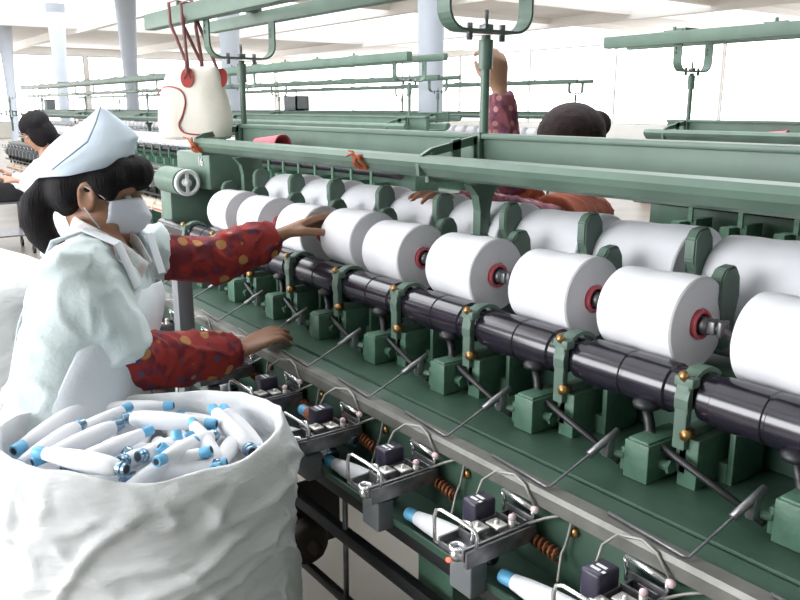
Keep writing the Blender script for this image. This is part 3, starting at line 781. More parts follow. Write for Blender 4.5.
S = [  # (blue tip px), (cap px), height of tip and cap above the heap, words
    ((16, 450), (90, 405), .0, .012, 'leaning along the upper left rim, metal cap up'),
    ((36, 452), (79, 424), .01, .022, 'second from the upper left rim, cap facing the worker'),
    ((129, 407), (66, 440), .018, .0, 'blue tip up just left of the long middle one'),
    ((50, 455), (122, 423), .012, .028, 'pointing up right with a shiny cap beside the longest one'),
    ((150, 430), (82, 462), .03, .012, 'with blue tip below the longest one'),
    ((33, 459), (124, 477), .034, .03, 'lying crosswise at the near left rim, blue tip at left'),
    ((170, 405), (105, 409), .006, .0, 'farthest back, blue tip under the far rim'),
    ((214, 424), (123, 418), .022, .026, 'longest looking, lying level in the middle back'),
    ((196, 447), (119, 462), -.02, .018, 'its dark bore facing us left of centre'),
    ((210, 434), (138, 457), .004, .026, 'its dark bore facing us at centre'),
    ((158, 461), (212, 436), .034, .016, 'blue tip at the centre pointing down left'),
    ((190, 453), (147, 486), .03, .0, 'lying at the near rim with tip up, right of centre'),
    ((197, 450), (203, 486), .036, -.01, 'steep one, blue tip up, nearest rim right of centre'),
    ((206, 442), (218, 476), .026, -.02, 'thin end up behind the steep one'),
    ((216, 466), (236, 482), .034, .0, 'short looking, blue tip below the right-hand pile'),
    ((213, 409), (252, 452), .022, .0, 'running down right from the far rim'),
    ((224, 409), (262, 455), .008, -.02, 'with dark blue bore, farthest right at the far rim'),
    ((213, 430), (243, 478), .026, .006, 'thick white one sloping down the right side'),
    ((233, 476), (246, 455), .008, .0, 'only its blue tip showing near the right rim'),
    ((252, 476), (206, 490), .03, .004, 'lying along the near right rim, blue tip at right'),
    ((262, 478), (225, 484), .01, .0, 'tiny dark end in the right corner'),
    ((152, 488), (137, 468), -.01, .012, 'white rounded end at the near rim left of centre'),
    ((60, 470), (100, 442), -.03, -.005, 'deep under the crosswise one at left'),
    ((236, 440), (175, 450), -.03, -.03, 'deep in the middle of the heap'),
    ((180, 415), (240, 432), -.025, -.03, 'deep under the far rim at right'),
]
zh = ZR - .022
def inside(p):
    d = p - V((SX, SY, p.z)); u = d.dot(V((math.cos(YAW), math.sin(YAW), 0))) / EX; v = d.dot(V((-math.sin(YAW), math.cos(YAW), 0))) / EY
    r = math.hypot(u, v); m = .222
    return p if r <= m else V((SX, SY, p.z)) + d * (m / r)
for (a, c, ha, hc, wds) in S:
    A = at_z(a[0], a[1], zh + ha); Cc = at_z(c[0], c[1], zh + hc)
    L_ = min(.215, max(.165, (Cc - A).length)); d = (Cc - A).normalized()
    if ha >= hc: Cc = A + d * L_
    else: A = Cc - d * L_
    for _ in range(3):                       # slide the whole pirn inwards where an end would pierce the cloth
        for p in (A, Cc):
            sh_ = inside(p) - p; A = A + sh_; Cc = Cc + sh_
    sc_ = L_ / .205
    # keep the end that the photo shows most clearly where it is
    pirn(A, Cc, 'white pirn in the sack, ' + wds, 'pirns heaped in the woven sack', sc_)
# a packed bed of yarn under the visible pirns
b = MB(); random.seed(11)
for q in range(46):
    a = random.random() * 6.28; r = .2 * math.sqrt(random.random()); x, y = r * math.cos(a), r * math.sin(a); th = random.random() * 6.28
    L_ = min(.07, .215 - r) if r < .2 else .03
    d = V((math.cos(th), math.sin(th), random.uniform(-.15, .15))) * max(.03, L_)
    c0 = V((SX + x, SY + y, ZR - .072 + random.uniform(-.01, .01)))
    b.tube([c0 - d, c0 - d * .5, c0 + d * .5, c0 + d], [.010, .018, .019, .014], 14)
o = b.obj('pirn_heap', YARNP); tag(o, 'packed layer of white pirns deep inside the open sack', 'pirns', kind='stuff')

# ------------------------------------------------------------------ people
def hand(b, wrist, d, n, side, curl=(.5, .5, .55, .6), s=1.0, thumb=.6, spread=.10):
    """palm and five fingers; d towards the fingertips, n out of the palm, side=+1 thumb on (d x n)"""
    d = d.normalized(); n = (n - d * n.dot(d)).normalized(); u = d.cross(n) * side
    W = lambda x, y, z: wrist + (d * x + u * y + n * z) * s
    b.tube([W(-.012, 0, 0), W(.015, 0, 0), W(.05, .002, .0), W(.085, .0, 0)], [(.024 * s, .018 * s), (.030 * s, .016 * s), (.038 * s, .0145 * s), (.036 * s, .011 * s)], 16, side=u, round_cap=True)
    base = [(.088, .028), (.093, .009), (.089, -.010), (.080, -.028)]
    lens = [(.038, .024, .020), (.043, .028, .021), (.039, .026, .020), (.031, .019, .018)]
    for i in range(4):
        bx_, by = base[i]; ang = curl[i] * .6; dirn = V((math.cos(ang), math.sin((1.5 - i) * spread), math.sin(ang)))
        p0 = W(bx_ - .02, by, 0); p1 = W(bx_, by, 0); pts = [p0, p1]; x, y, z = bx_, by, 0; an = ang; rr = [.0105, .0100, .0090, .0083, .0072]
        for j, l in enumerate(lens[i]):
            sp = math.sin((1.5 - i) * spread)
            x += l * math.cos(an); z += l * math.sin(an); y += l * sp
            pts.append(W(x, y, z)); an += curl[i] * (1.0 if j == 0 else .7)
        b.tube(pts, [q * s for q in rr], 10, round_cap=True)
    t0 = W(.018, .018, .004); t1 = W(.045, .043, .010 + .008 * thumb); t2 = W(.074, .052, .014 + .020 * thumb); t3 = W(.096, .050, .014 + .032 * thumb)
    b.tube([t0, t1, t2, t3], [.013 * s, .0115 * s, .0095 * s, .0075 * s], 10, round_cap=True)

def head_skin(b, c, f, up, s=1.0):
    l = up.cross(f).normalized()
    Mh = Matrix((( f.x, l.x, up.x, c.x), (f.y, l.y, up.y, c.y), (f.z, l.z, up.z, c.z), (0, 0, 0, 1)))
    sm = Matrix.Diagonal((s, s, s, 1)); Mh = Mh @ sm
    W = lambda x, y, z: Mh @ V((x, y, z))
    def el(x, y, z, rx, ry, rz_): b.ball((0, 0, 0), (1, 1, 1), 20, Mh @ Matrix.Translation((x, y, z)) @ Matrix.Diagonal((rx, ry, rz_, 1)))
    el(-.008, 0, .03, .095, .076, .085)            # skull
    el(.018, 0, -.035, .070, .062, .080)           # face
    el(.052, 0, -.085, .036, .036, .030)           # chin
    el(.020, .042, -.07, .045, .022, .03); el(.020, -.042, -.07, .045, .022, .03)
    b.tube([W(.083, 0, .012), W(.092, 0, -.01), W(.103, 0, -.032), W(.094, 0, -.040)], [.007 * s, .009 * s, .012 * s, .010 * s], 10, round_cap=True)
    el(.080, 0, -.060, .012, .024, .010)           # lips
    el(.076, .032, .018, .014, .022, .008); el(.076, -.032, .018, .014, .022, .008)   # brow
    for sy in (-1, 1):
        b.tube([W(-.004 + .016 * math.cos(a), sy * (.077 + .006 * math.sin(a)), -.008 + .03 * math.sin(a)) for a in [2 * PI * k / 12 for k in range(12)]], .006 * s, 8, closed=True)
        el(-.004, sy * .072, -.01, .012, .006, .024)
    return Mh

def wrinkle(amp, sc_=9.0, seed=0.0):
    def f(p):
        q = V((p.x * sc_ + seed, p.y * sc_, p.z * sc_ * .8))
        w_ = noise.noise(q * .5) * 1.5
        r = 1 - 2 * abs(noise.noise(V((q.x + w_, q.y - w_, q.z * 1.6 + w_))))
        return amp * (max(0, r) ** 3 * 1.0 + noise.noise(q * .8) * .7)
    return f

def build_person(J, label, root_name='person', voxel=.006, coat=COAT, sleeve=SLEEVE, coat_arm='short', hair_m=HAIR, hairfn=None, extras=None, hs=1.0, handcfg=None, trousers=TROU, big_sleeve=.058, cut={'R': .74, 'L': .74}):
    """J: joints in world space; f,up: head directions"""
    root = empty(root_name, (J['pelvis'].x, J['pelvis'].y, 0)); base = V(root.location)
    def par(o): o.parent = root; o.matrix_parent_inverse = Matrix.Translation(-base); return o
    L = (J['LS'] - J['RS']); L.z = 0; L.normalize(); Fw = L.cross(V((0, 0, 1)))
    mid = (J['LS'] + J['RS']) / 2
    b = MB()
    hc = J['head']
    Mh = head_skin(b, hc, J['f'], J['up'], hs)
    neck0 = mid + V((0, 0, .02)); neck1 = Mh @ V((-.02, 0, -.06))
    b.tube([neck0 - V((0, 0, .04)), neck0, neck0.lerp(neck1, .5), neck1, Mh @ V((-.015, 0, -.02))], [.06, .052, .047, .047, .05], 16, round_cap=True)
    chest = mid.lerp(J['pelvis'], .28); waist = mid.lerp(J['pelvis'], .68)
    b.tube([mid + V((0, 0, .0)), chest, waist, J['pelvis'], J['pelvis'] - V((0, 0, .08))], [(.13, .06), (.14, .09), (.115, .08), (.145, .095), (.12, .08)], 20, side=L, round_cap=True)
    for s_, a in (('R', -1), ('L', 1)):
        S_, E_, W_ = J[s_ + 'S'], J[s_ + 'E'], J[s_ + 'W']
        b.tube([mid.lerp(S_, .5), S_, S_.lerp(E_, .5), E_, E_.lerp(W_, .35), W_], [.05, .05, .043, .036, .036, .024], 14, round_cap=True)
        hd = J[s_ + 'H'] - W_
        cfg = (handcfg or {}).get(s_, {})
        hand(b, W_ + hd.normalized() * .01, hd, cfg.get('n', V((0, 0, -1))), cfg.get('side', 1), cfg.get('curl', (.45, .5, .55, .6)), cfg.get('s', .95), cfg.get('thumb', .6), cfg.get('spread', .1))
        hip = J['pelvis'] + L * a * .085 - V((0, 0, .04)); ankle = V((hip.x, hip.y, .09)) + L * a * .03; knee = hip.lerp(ankle, .5) + Fw * .03
        b.tube([hip, hip.lerp(knee, .5), knee, knee.lerp(ankle, .4), ankle], [.085, .075, .055, .055, .036], 14, round_cap=True)
        b.tube([ankle - Fw * .05 - V((0, 0, .055)), ankle - V((0, 0, .05)), ankle + Fw * .13 - V((0, 0, .06))], [.032, .036, .028], 12, round_cap=True)
    par(remeshed(b, 'body', SKIN, voxel, 3))
    # trousers and shoes
    b = MB(); sh = MB()
    for a in (-1, 1):
        hip = J['pelvis'] + L * a * .085 - V((0, 0, .02)); ankle = V((hip.x, hip.y, .09)) + L * a * .03; knee = hip.lerp(ankle, .5) + Fw * .03
        b.tube([hip + V((0, 0, .03)), hip, hip.lerp(knee, .5), knee, ankle], [.085, .085, .085, .075, .065], 16, round_cap=True)
        sh = MB(); f0 = V((ankle.x, ankle.y, .045))
        sh.tube([f0 - Fw * .06, f0, f0 + Fw * .08, f0 + Fw * .15], [(.038, .045), (.042, .048), (.046, .036), (.036, .026)], 14, side=L, round_cap=True)
        for v in sh.bm.verts: v.co.z = max(.0, v.co.z)
        par(sh.obj('shoe', SHOE))
    b.tube([J['pelvis'] + V((0, 0, .1)), J['pelvis'], J['pelvis'] - V((0, 0, .09))], [(.14, .09), (.155, .10), (.14, .10)], 20, side=L, round_cap=True)
    par(remeshed(b, 'trousers', trousers, .012, 3))
    # coat
    b = MB()
    hem = J['pelvis'] - V((0, 0, .20)) + Fw * .0
    b.tube([mid + V((0, 0, .018)), mid - V((0, 0, .025)), chest, waist, J['pelvis'], hem], [(.10, .062), (.165, .092), (.178, .128), (.165, .120), (.195, .15), (.21, .165)], 28, side=L)
    for s_ in 'RL':
        S_, E_, W_ = J[s_ + 'S'], J[s_ + 'E'], J[s_ + 'W']
        b.tube([mid.lerp(S_, .55), S_ + V((0, 0, -.005)), S_.lerp(E_, .3), S_.lerp(E_, min(.65, cut[s_])), S_.lerp(E_, cut[s_] + .15)], [.07, .074, .072, .076, .078], 18)
    par(remeshed(b, 'coat', coat, .009, 5, wrinkle(.006, 12)))
    for s_ in 'RL':
        S_, E_, W_ = J[s_ + 'S'], J[s_ + 'E'], J[s_ + 'W']; g = big_sleeve
        b = MB()
        pe = S_.lerp(E_, cut[s_])
        pts = [pe, S_.lerp(E_, (cut[s_] + 1) / 2), E_ + (W_ - E_) * .06, E_.lerp(W_, .28), E_.lerp(W_, .52), E_.lerp(W_, .76), E_.lerp(W_, .91), W_]
        b.tube(pts, [g * .9, g * 1.05, g * 1.12, g * 1.1, g * 1.06, g * .98, g * .8, .031], 22, round_cap=False)
        par(remeshed(b, 'sleeve_cover', sleeve, .006, 2, wrinkle(.007, 15, 3)))
    if hairfn: 
        hm = MB(); nm = hairfn(hm, Mh); par(remeshed(hm, 'hair', hair_m, .006, 14, lambda p: .0018 * noise.noise(V((p.x * 60, p.y * 60, p.z * 14)))))
    for a in (-1, 1):                                  # eyes and brows
        e = MB(); e.mi = 0; e.ball((0, 0, 0), 1, 14, Mh @ Matrix.Translation((.074, a * .031, -.002)) @ Matrix.Diagonal((.009, .012, .005, 1)))
        e.mi = 1; e.ball((0, 0, 0), 1, 12, Mh @ Matrix.Translation((.0795, a * .031, -.002)) @ Matrix.Diagonal((.0045, .0055, .0048, 1)))
        par(e.obj('eye', [EYEW, HOLE]))
        e = MB(); e.tube([Mh @ V((.088, a * .014, .020)), Mh @ V((.088, a * .03, .026)), Mh @ V((.076, a * .05, .021))], [.0025, .0035, .002], 8); par(e.obj('eyebrow', HAIR))
    if extras: extras(Mh, par, L, Fw, mid, chest, waist)
    tag(root, label, 'person'); return root

# ---- the masked worker
Rv = V((math.cos(YAW), math.sin(YAW), 0)); Bv = V((math.sin(YAW), -math.cos(YAW), 0))      # screen right; towards the camera
J = dict(head=at(98, 190, 1.80), f=(Rv * .985 - Bv * .10 + V((0, 0, -.14))).normalized())
J['up'] = (V((0, 0, 1)) - J['f'] * J['f'].z).normalized()
J.update(RS=at(72, 272, 1.63), LS=at(134, 252, 1.93), RE=at(126, 362, 1.70), RW=at(238, 352, 1.90), RH=at(275, 332, 2.0),
         LE=at(208, 262, 2.06), LW=at(276, 237, 2.14), LH=at(318, 218, 2.20), pelvis=at(66, 440, 1.70))
def hair1(b, Mh):
    def el(x, y, z, rx, ry, rz_): b.ball((0, 0, 0), (1, 1, 1), 20, Mh @ Matrix.Translation((x, y, z)) @ Matrix.Diagonal((rx, ry, rz_, 1)))
    el(-.014, 0, .036, .092, .084, .084)
    el(-.055, 0, .0, .052, .080, .07)
    el(.072, 0, .055, .040, .066, .036); el(.088, -.012, .05, .034, .045, .040); el(.060, -.045, .05, .04, .034, .036); el(.062, .045, .05, .04, .034, .036)
    el(.022, -.074, .028, .034, .018, .030); el(.022, .074, .028, .034, .018, .030)
    el(.042, -.066, .012, .018, .016, .030); 
    el(-.05, -.068, .0, .030, .018, .045); el(-.05, .068, .0, .03, .018, .045)
    W = lambda x, y, z: Mh @ V((x, y, z))
    b.tube([W(-.075, 0, -.005), W(-.11, -.005, -.012), W(-.128, -.01, -.045), W(-.128, -.012, -.08), W(-.112, -.012, -.115), W(-.088, -.01, -.138), W(-.06, -.006, -.145)],
           [.03, .032, .036, .037, .034, .028, .016], 16, round_cap=True)
def extras1(Mh, par, L, Fw, mid, chest, waist):
    W = lambda x, y, z: Mh @ V((x, y, z))
    # cap: band ring to a folded ridge
    b = MB(); N = 40
    R_ = []
    for t in (-.03, 0, .12, .28, .45, .62, .78, .9, 1.0):
        out = []; tt = max(0, t); wd = .010 + .083 * (1 - tt ** 1.9) + .008 * math.sin(PI * min(1, tt * 2))
        for k in range(N):
            a = 2 * PI * k / N; ca, sa = math.cos(a), math.sin(a)
            xb, zb = -.026 + .106 * ca, .031 + .031 * ca - .010 * sa * sa; xt, zt = .052 + .042 * ca, .148 - .028 * ca
            x, z = xb + (xt - xb) * tt, zb + (zt - zb) * tt
            if t < 0: x *= .97; wdd = wd * .95; z += .004
            else: wdd = wd
            bk = .016 * max(0, -ca) * math.sin(PI * min(1, tt * 1.3)); x -= bk * .8; z += bk * .6
            out.append(b.bm.verts.new(W(x - .012, wdd * sa, z + .013)))
        R_.append(out)
    for A, B in zip(R_, R_[1:]):
        for k in range(N): b._f([A[k], A[(k + 1) % N], B[(k + 1) % N], B[k]])
    b._f(R_[-1]); b._f(R_[0][::-1])
    o = par(b.obj('cap', CAP, sharp=None)); 
    ns = [v.normal.copy() for v in o.data.vertices]
    wf = wrinkle(.0035, 13, 9)
    for v, n_ in zip(o.data.vertices, ns): v.co += n_ * wf(v.co)
    s_ = o.modifiers.new('s', 'SUBSURF'); s_.levels = 2; s_.render_levels = 2
    b = MB(); b.tube([W(.0, -.016, .185), W(.0, -.050, .150), W(-.006, -.084, .110), W(-.042, -.100, .072), W(-.072, -.094, .043)], .0016, 6)
    par(b.obj('cap_seam', mat('blue_grey_thread', (.22, .28, .36), .8)))
    # gauze mask
    b = MB(); NU, NV = 22, 14; rows = []
    for j in range(NV + 1):
        t = j / NV; z = -.008 - .096 * t; row = []
        bulge = .030 * math.sin(PI * min(1, t * 1.05)) + .010
        for i in range(NU + 1):
            q = (i / NU - .5) * 2; ang = q * 1.12
            rx = .074 + bulge * (1 - abs(q)) ** .9 - .03 * t * t + .002 * math.sin(t * 20); ry = .070 - .012 * t
            zz_ = z + (.012 * abs(q) * (1 if t < .4 else -.0)) + .018 * abs(q) ** 2 * (t - .5) * 2 * .9
            row.append(b.bm.verts.new(W(.008 + rx * math.cos(ang), ry * math.sin(ang) * 1.02, zz_)))
        rows.append(row)
    for A, B in zip(rows, rows[1:]):
        for i in range(NU): b._f([A[i], A[i + 1], B[i + 1], B[i]])
    o = par(b.obj('face_mask', MASK, sharp=None)); q = o.modifiers.new('so', 'SOLIDIFY'); q.thickness = .004; q.offset = 1
    for sy in (-1, 1):
        b = MB(); b.tube([W(.042, sy * .066, -.014), W(.018, sy * .080, .004), W(-.008, sy * .084, .016)], .0018, 6); b.tube([W(.036, sy * .066, -.086), W(.012, sy * .078, -.055), W(-.006, sy * .084, -.03)], .0018, 6)
        par(b.obj('mask_strap', MASK))
    # collar
    b = MB(); nb = mid + V((0, 0, .03))
    for sgn in (-1, 1):
        pts = [nb + L * sgn * .015 - Fw * .062 + V((0, 0, .045)), nb + L * sgn * .055 - Fw * .035 + V((0, 0, .043)), nb + L * sgn * .068 + Fw * .01 + V((0, 0, .026)), nb + L * sgn * .055 + Fw * .055 + V((0, 0, -.002)), nb + L * sgn * .02 + Fw * .098 + V((0, 0, -.045))]
        b.tube(pts, [(.027, .006), (.028, .006), (.028, .006), (.028, .006), (.02, .004)], 12, side=(L * sgn * .45 + V((0, 0, -.9))))
    par(b.obj('collar', COLLAR))
    # apron: bib in front, shoulder strap, waist tie with tails
    b = MB(); NA = 26; rows = []
    hem = J['pelvis'] - V((0, 0, .34))
    for (c0, rx, ry, sp) in ((mid - V((0, 0, .05)) + Fw * .0, .125, .104, .8), (chest, .188, .142, 1.15), (waist, .178, .134, 1.35), (J['pelvis'], .208, .165, 1.5), (hem, .228, .186, 1.5)):
        row = []
        for i in range(NA + 1):
            a = (i / NA - .5) * 2 * sp
            w_ = .006 * math.sin(a * 9 + c0.z * 20)
            row.append(b.bm.verts.new(c0 + L * math.sin(a) * (rx + w_) + Fw * math.cos(a) * (ry + w_)))
        rows.append(row)
    for A, B in zip(rows, rows[1:]):
        for i in range(NA): b._f([A[i], A[i + 1], B[i + 1], B[i]])
    o = par(b.obj('apron', APRON, sharp=None)); q = o.modifiers.new('so', 'SOLIDIFY'); q.thickness = .004; q.offset = 1
    q = o.modifiers.new('s', 'SUBSURF'); q.levels = 2; q.render_levels = 2
    b = MB()
    RS, LS = J['RS'], J['LS']
    sh = mid.lerp(RS, .55) + V((0, 0, .072)); 
    b.tube([mid - L * .07 + Fw * .100 - V((0, 0, .04)), sh + Fw * .07 - V((0, 0, .02)), sh + V((0, 0, .008)), sh - Fw * .07 - V((0, 0, .02)), chest - L * .12 - Fw * .098, waist - L * .05 - Fw * .122], [(.019, .004)] * 6, 10, side=L)
    sh = mid.lerp(LS, .55) + V((0, 0, .072))
    b.tube([mid + L * .07 + Fw * .100 - V((0, 0, .04)), sh + Fw * .07 - V((0, 0, .02)), sh + V((0, 0, .008)), sh - Fw * .07 - V((0, 0, .02)), chest + L * .12 - Fw * .098, waist + L * .05 - Fw * .122], [(.019, .004)] * 6, 10, side=L)
    par(b.obj('shoulder_strap', APRON))
    b = MB(); wz = waist
    E = lambda a, k=1.0, dz=0.0: wz + L * math.sin(a) * .180 * k + Fw * math.cos(a) * .136 * k + V((0, 0, dz))
    b.tube([E(math.radians(q)) for q in range(75, 290, 12)], [(.012, .004)] * 18, 10, side=V((0, 0, 1)))
    k0 = E(math.radians(236), 1.03)
    b.ball(k0, (.018, .018, .015))
    for a1, a2, a3 in ((240, 246, 250), (230, 226, 216)):
        b.tube([k0, E(math.radians(a1), 1.10, -.06), E(math.radians(a2), 1.14, -.16), E(math.radians(a3), 1.2, -.27)], [(.010, .003), (.016, .004), (.022, .004), (.026, .004)], 10, side=L)
    par(b.obj('waist_tie', APRON))
hcfg = {'R': dict(n=V((0, 0, -1)) - Rv * .1, side=1, curl=(.15, .22, .32, .42), thumb=.2, s=1.0, spread=.03), 'L': dict(n=V((.35, .3, -.85)), side=-1, curl=(.38, .42, .46, .5), thumb=1.0, s=1.14, spread=.035)}
build_person(J, 'masked worker in white cap, pale coat and red dotted sleeve covers, reaching over the cones', voxel=.005, hairfn=hair1, extras=extras1, handcfg=hcfg, big_sleeve=.056, cut={'R': .80, 'L': .16})

# ---- the worker behind the machine
J = dict(head=at(571, 147, 2.66), f=(Bv * .86 - Rv * .25 + V((0, 0, -.62))).normalized())
J['up'] = (V((0, 0, 1)) - J['f'] * J['f'].z).normalized()
J.update(RS=at(528, 212, 2.66), LS=at(592, 214, 2.72), RE=at(508, 180, 2.42), RW=at(500, 94, 2.34), RH=at(497, 60, 2.32), LE=at(545, 222, 2.38), LW=at(462, 202, 2.22), LH=at(425, 190, 2.12), pelvis=at(575, 330, 2.75))
def hair2(b, Mh):
    def el(x, y, z, rx, ry, rz_): b.ball((0, 0, 0), (1, 1, 1), 20, Mh @ Matrix.Translation((x, y, z)) @ Matrix.Diagonal((rx, ry, rz_, 1)))
    el(-.014, 0, .040, .116, .114, .100); el(-.055, 0, 0, .06, .092, .085); el(.01, -.075, .0, .05, .025, .06); el(.01, .075, .0, .05, .025, .06); el(.07, 0, .06, .04, .06, .03)
    el(-.085, .075, .03, .045, .05, .05)
hc2 = {'R': dict(n=-Rv * .3 - Bv * .6, side=1, curl=(.9, .9, .95, 1.0), thumb=1.0, s=.95), 'L': dict(n=V((0, 0, -1)), side=-1, curl=(.3, .35, .4, .45), s=.95)}
build_person(J, 'dark-haired person in rust top behind the near machine, one arm raised', voxel=.007, coat=RUST, sleeve=SLEEVE2, hair_m=HAIRB, hairfn=hair2, handcfg=hc2, big_sleeve=.046)

# ---- the far worker at the left
J = dict(head=at(36, 131, 5.5), f=(-Rv * .8 + Bv * .35 + V((0, 0, -.5))).normalized())
J['up'] = (V((0, 0, 1)) - J['f'] * J['f'].z).normalized()
J.update(RS=at(42, 168, 5.7), LS=at(54, 168, 5.38), RE=at(26, 186, 5.7), RW=at(12, 176, 5.65), RH=at(4, 172, 5.6), LE=at(40, 190, 5.3), LW=at(22, 182, 5.3), LH=at(10, 178, 5.3), pelvis=at(64, 226, 5.5))
def hair3(b, Mh):
    def el(x, y, z, rx, ry, rz_): b.ball((0, 0, 0), (1, 1, 1), 18, Mh @ Matrix.Translation((x, y, z)) @ Matrix.Diagonal((rx, ry, rz_, 1)))
    el(-.018, 0, .042, .108, .094, .09); el(-.05, 0, -.03, .07, .092, .11); el(.01, .07, -.03, .055, .026, .085); el(-.02, -.075, -.04, .05, .03, .09); el(-.07, 0, -.12, .05, .07, .07)
build_person(J, 'small far worker with long black hair and a white coat at the left edge', voxel=.012, coat=APRON, sleeve=APRON, hairfn=hair3, big_sleeve=.045)

# ------------------------------------------------------------------ the machines behind
def far_head_mesh():
    b = MB(); b.mi = 0
    b.box(.004, .05, yl(.994), yl(1.09), zz(-.578), zz(-.517)); b.box(.074, .104, yl(1.04), yl(1.17), zz(-.58), zz(-.502)); b.box(.066, .088, yl(1.028), yl(1.04), zz(-.515), zz(-.385))
    return b.mesh('gearbox', GD)
def far_clearer_mesh():
    b = MB(); b.mi = 0; b.box(.035, .125, yl(.69), yl(.86), zz(-.665), zz(-.655)); b.mi = 1; b.box(.03, .06, yl(.76), yl(.82), zz(-.655), zz(-.61))
    b.mi = 2; b.tube([(.02, yl(.69), zz(-.66)), (.02, yl(.69), zz(-.60)), (.10, yl(.70), zz(-.60)), (.11, yl(.70), zz(-.64))], .004, 5); b.box(.07, .1, yl(.76), yl(.80), zz(-.65), zz(-.63))
    b.mi = 3; b.box(.05, .11, yl(.72), yl(.77), zz(-.78), zz(-.68)) 
    return b.mesh('yarn_clearer', [STEEL, PLUM, CHR, GREYP])
fh, fcm = far_head_mesh(), far_clearer_mesh()
def far_arm_mesh():
    b = MB(); b.box(-.012, .012, yl(1.215), yl(1.27), zz(-.40), zz(-.27)); return b.mesh('package_arm', GP)
fam = far_arm_mesh()
b = MB(); b.lathe([(0, .03), (0, .078), (.004, .082), (.17, .086), (.174, .082), (.174, .03)], None, 18); fcone = b.mesh('yarn_cone', YARN, .9)
n_parts = [0]
ONES = 'first second third fourth fifth sixth seventh eighth ninth tenth eleventh twelfth thirteenth fourteenth fifteenth sixteenth seventeenth eighteenth nineteenth'.split()
def ordinal(n):
    if n < 20: return ONES[n - 1]
    T = {2: ('twenty', 'twentieth'), 3: ('thirty', 'thirtieth'), 4: ('forty', 'fortieth'), 5: ('fifty', 'fiftieth'), 6: ('sixty', 'sixtieth')}[n // 10]
    return T[1] if n % 10 == 0 else T[0] + '-' + ONES[n % 10 - 1]
BEIGE = mat('beige_card', (.62, .54, .44), .7)
def shelf_mesh():
    b = MB(); b.mi = 0; b.box(0, .44, yl(.68), yl(.90), .55, .60, .004); b.box(.01, .43, yl(.70), yl(.88), .60, .64, .01)
    b.mi = 1
    for q in range(11): b.box(.02 + q * .038, .04 + q * .038, yl(.68) - .004, yl(.68), .565, .582)
    return b.mesh('pirn_tray', [BEIGE, mat('brick_red_card', (.4, .12, .09), .7)])
shelf_me = shelf_mesh()
b = MB(); b.tube([(.0, yl(.80), .60), (.0, yl(.80), .90)], .012, 8); b.tube([(.12, yl(.83), .62), (.12, yl(.83), .93)], .018, 8); b.lathe([(0, .02), (.05, .03), (.09, .02)], Matrix.Translation((.06, yl(.78), .70)) @ Matrix.Rotation(-PI / 2, 4, 'Y'), 12)
peg_me = b.mesh('pirn_peg', BLK)
def far_machine(xl, xr, Yc, label, posts, cl, rows=(0, PI), detail=True, cone_to=None, roff=.1):
    t = machine('winding_machine', xl, xr, Yc, label, brackets=posts, rail_off=roff)
    if detail:
        b = MB(); b.box(xl, xr - .1, -.33, .33, .50, zz(-.606)); link('lower_housing', b.mesh('lower_housing', GD), t)
        for q in range(int((xr - xl - .4) / .5)): link('pirn_tray', shelf_me, t, (xr - .6 - .5 * q, 0, 0))
    n = int((xr - xl - .3) / P)
    b = MB(); b.tube([(xl, yl(1.08), zz(-.4277)), (xr, yl(1.08), zz(-.4277))], .034, 14); link('drum_shaft', b.mesh('drum_shaft', DRUM), t)
    for i in range(n):
        x = xr - .35 - P * i
        if detail and i < 48:
            link('gearbox', fh, t, (x, 0, 0)); link('yarn_clearer', fcm, t, (x, 0, 0)); link('package_arm', fam, t, (x, 0, 0)); link('pirn_peg', peg_me, t, (x, 0, 0))
        for s_ in rows:
            if cone_to and i >= cone_to: continue
            Y_ = Yc + (-.134 if not s_ else .134)
            put_cone(x + .03, Y_, zz(-.352), fcone, None, ordinal(i + 1) + ' cone from the right ' + cl[0 if not s_ else 1], cl[2])
    for x in [xr - .1] + [xr - 3.5 * q - 3 for q in range(int((xr - xl) / 3.5))]:
        if x < xl + .1: continue
        b = MB()
        for sy in (-1, 1): b.prism([(sy * .47, zz(-.80)), (sy * .30, zz(-.80)), (sy * .36, 0), (sy * .47, 0)], 'x', x - .05, x + .05)
        b.box(x - .05, x + .05, -.42, .42, zz(-.80), zz(-.62)); link('leg_frame', b.mesh('leg_frame', GD, .6), t)
    return t
m2 = far_machine(-15.5, -4.25, 3.35, 'green winding machine across the aisle at left, row of small white cones', [-4.45 - 2.56 * q for q in range(6)],
            ('in the front row of the machine across the aisle', 'in the back row of the machine across the aisle', 'cones on the left machine across the aisle'))
# gear head with its number at the far end of the near machine
b = MB(); b.box(-3.12, -2.80, -.11, .11, zz(-.30), zz(-.165), .012); b.box(-3.08, -2.97, -.20, .20, zz(-.60), zz(-.30), .012); b.tube([(-3.05, -.18, zz(-.27)), (-2.86, -.18, zz(-.27))], .05, 20)
link('gear_head', b.mesh('gear_head', G, .6), near)
b = MB(); b.tube([(-2.84, -.18 + .042 * math.cos(a), zz(-.27) + .042 * math.sin(a)) for a in [2 * PI * k / 20 for k in range(20)]], .008, 8, closed=True); b.tube([(-2.87, -.18, zz(-.27)), (-2.83, -.18, zz(-.27))], .014, 12); b.box(-2.845, -2.835, -.185, -.175, zz(-.31), zz(-.23))
link('hand_wheel', b.mesh('hand_wheel', WHT), near)
cu = bpy.data.curves.new('number', 'FONT'); cu.body = '16'; cu.size = .045; cu.extrude = .001; cu.align_x = 'CENTER'
to = bpy.data.objects.new('tmp', cu); C.objects.link(to); dg = bpy.context.evaluated_depsgraph_get(); dg.update()
me = bpy.data.meshes.new_from_object(to.evaluated_get(dg)); bpy.data.objects.remove(to); me.materials.clear(); me.materials.append(WHT)
link('white_number', me, near, (-2.87, -.1125, zz(-.212)), (PI / 2, 0, 0))
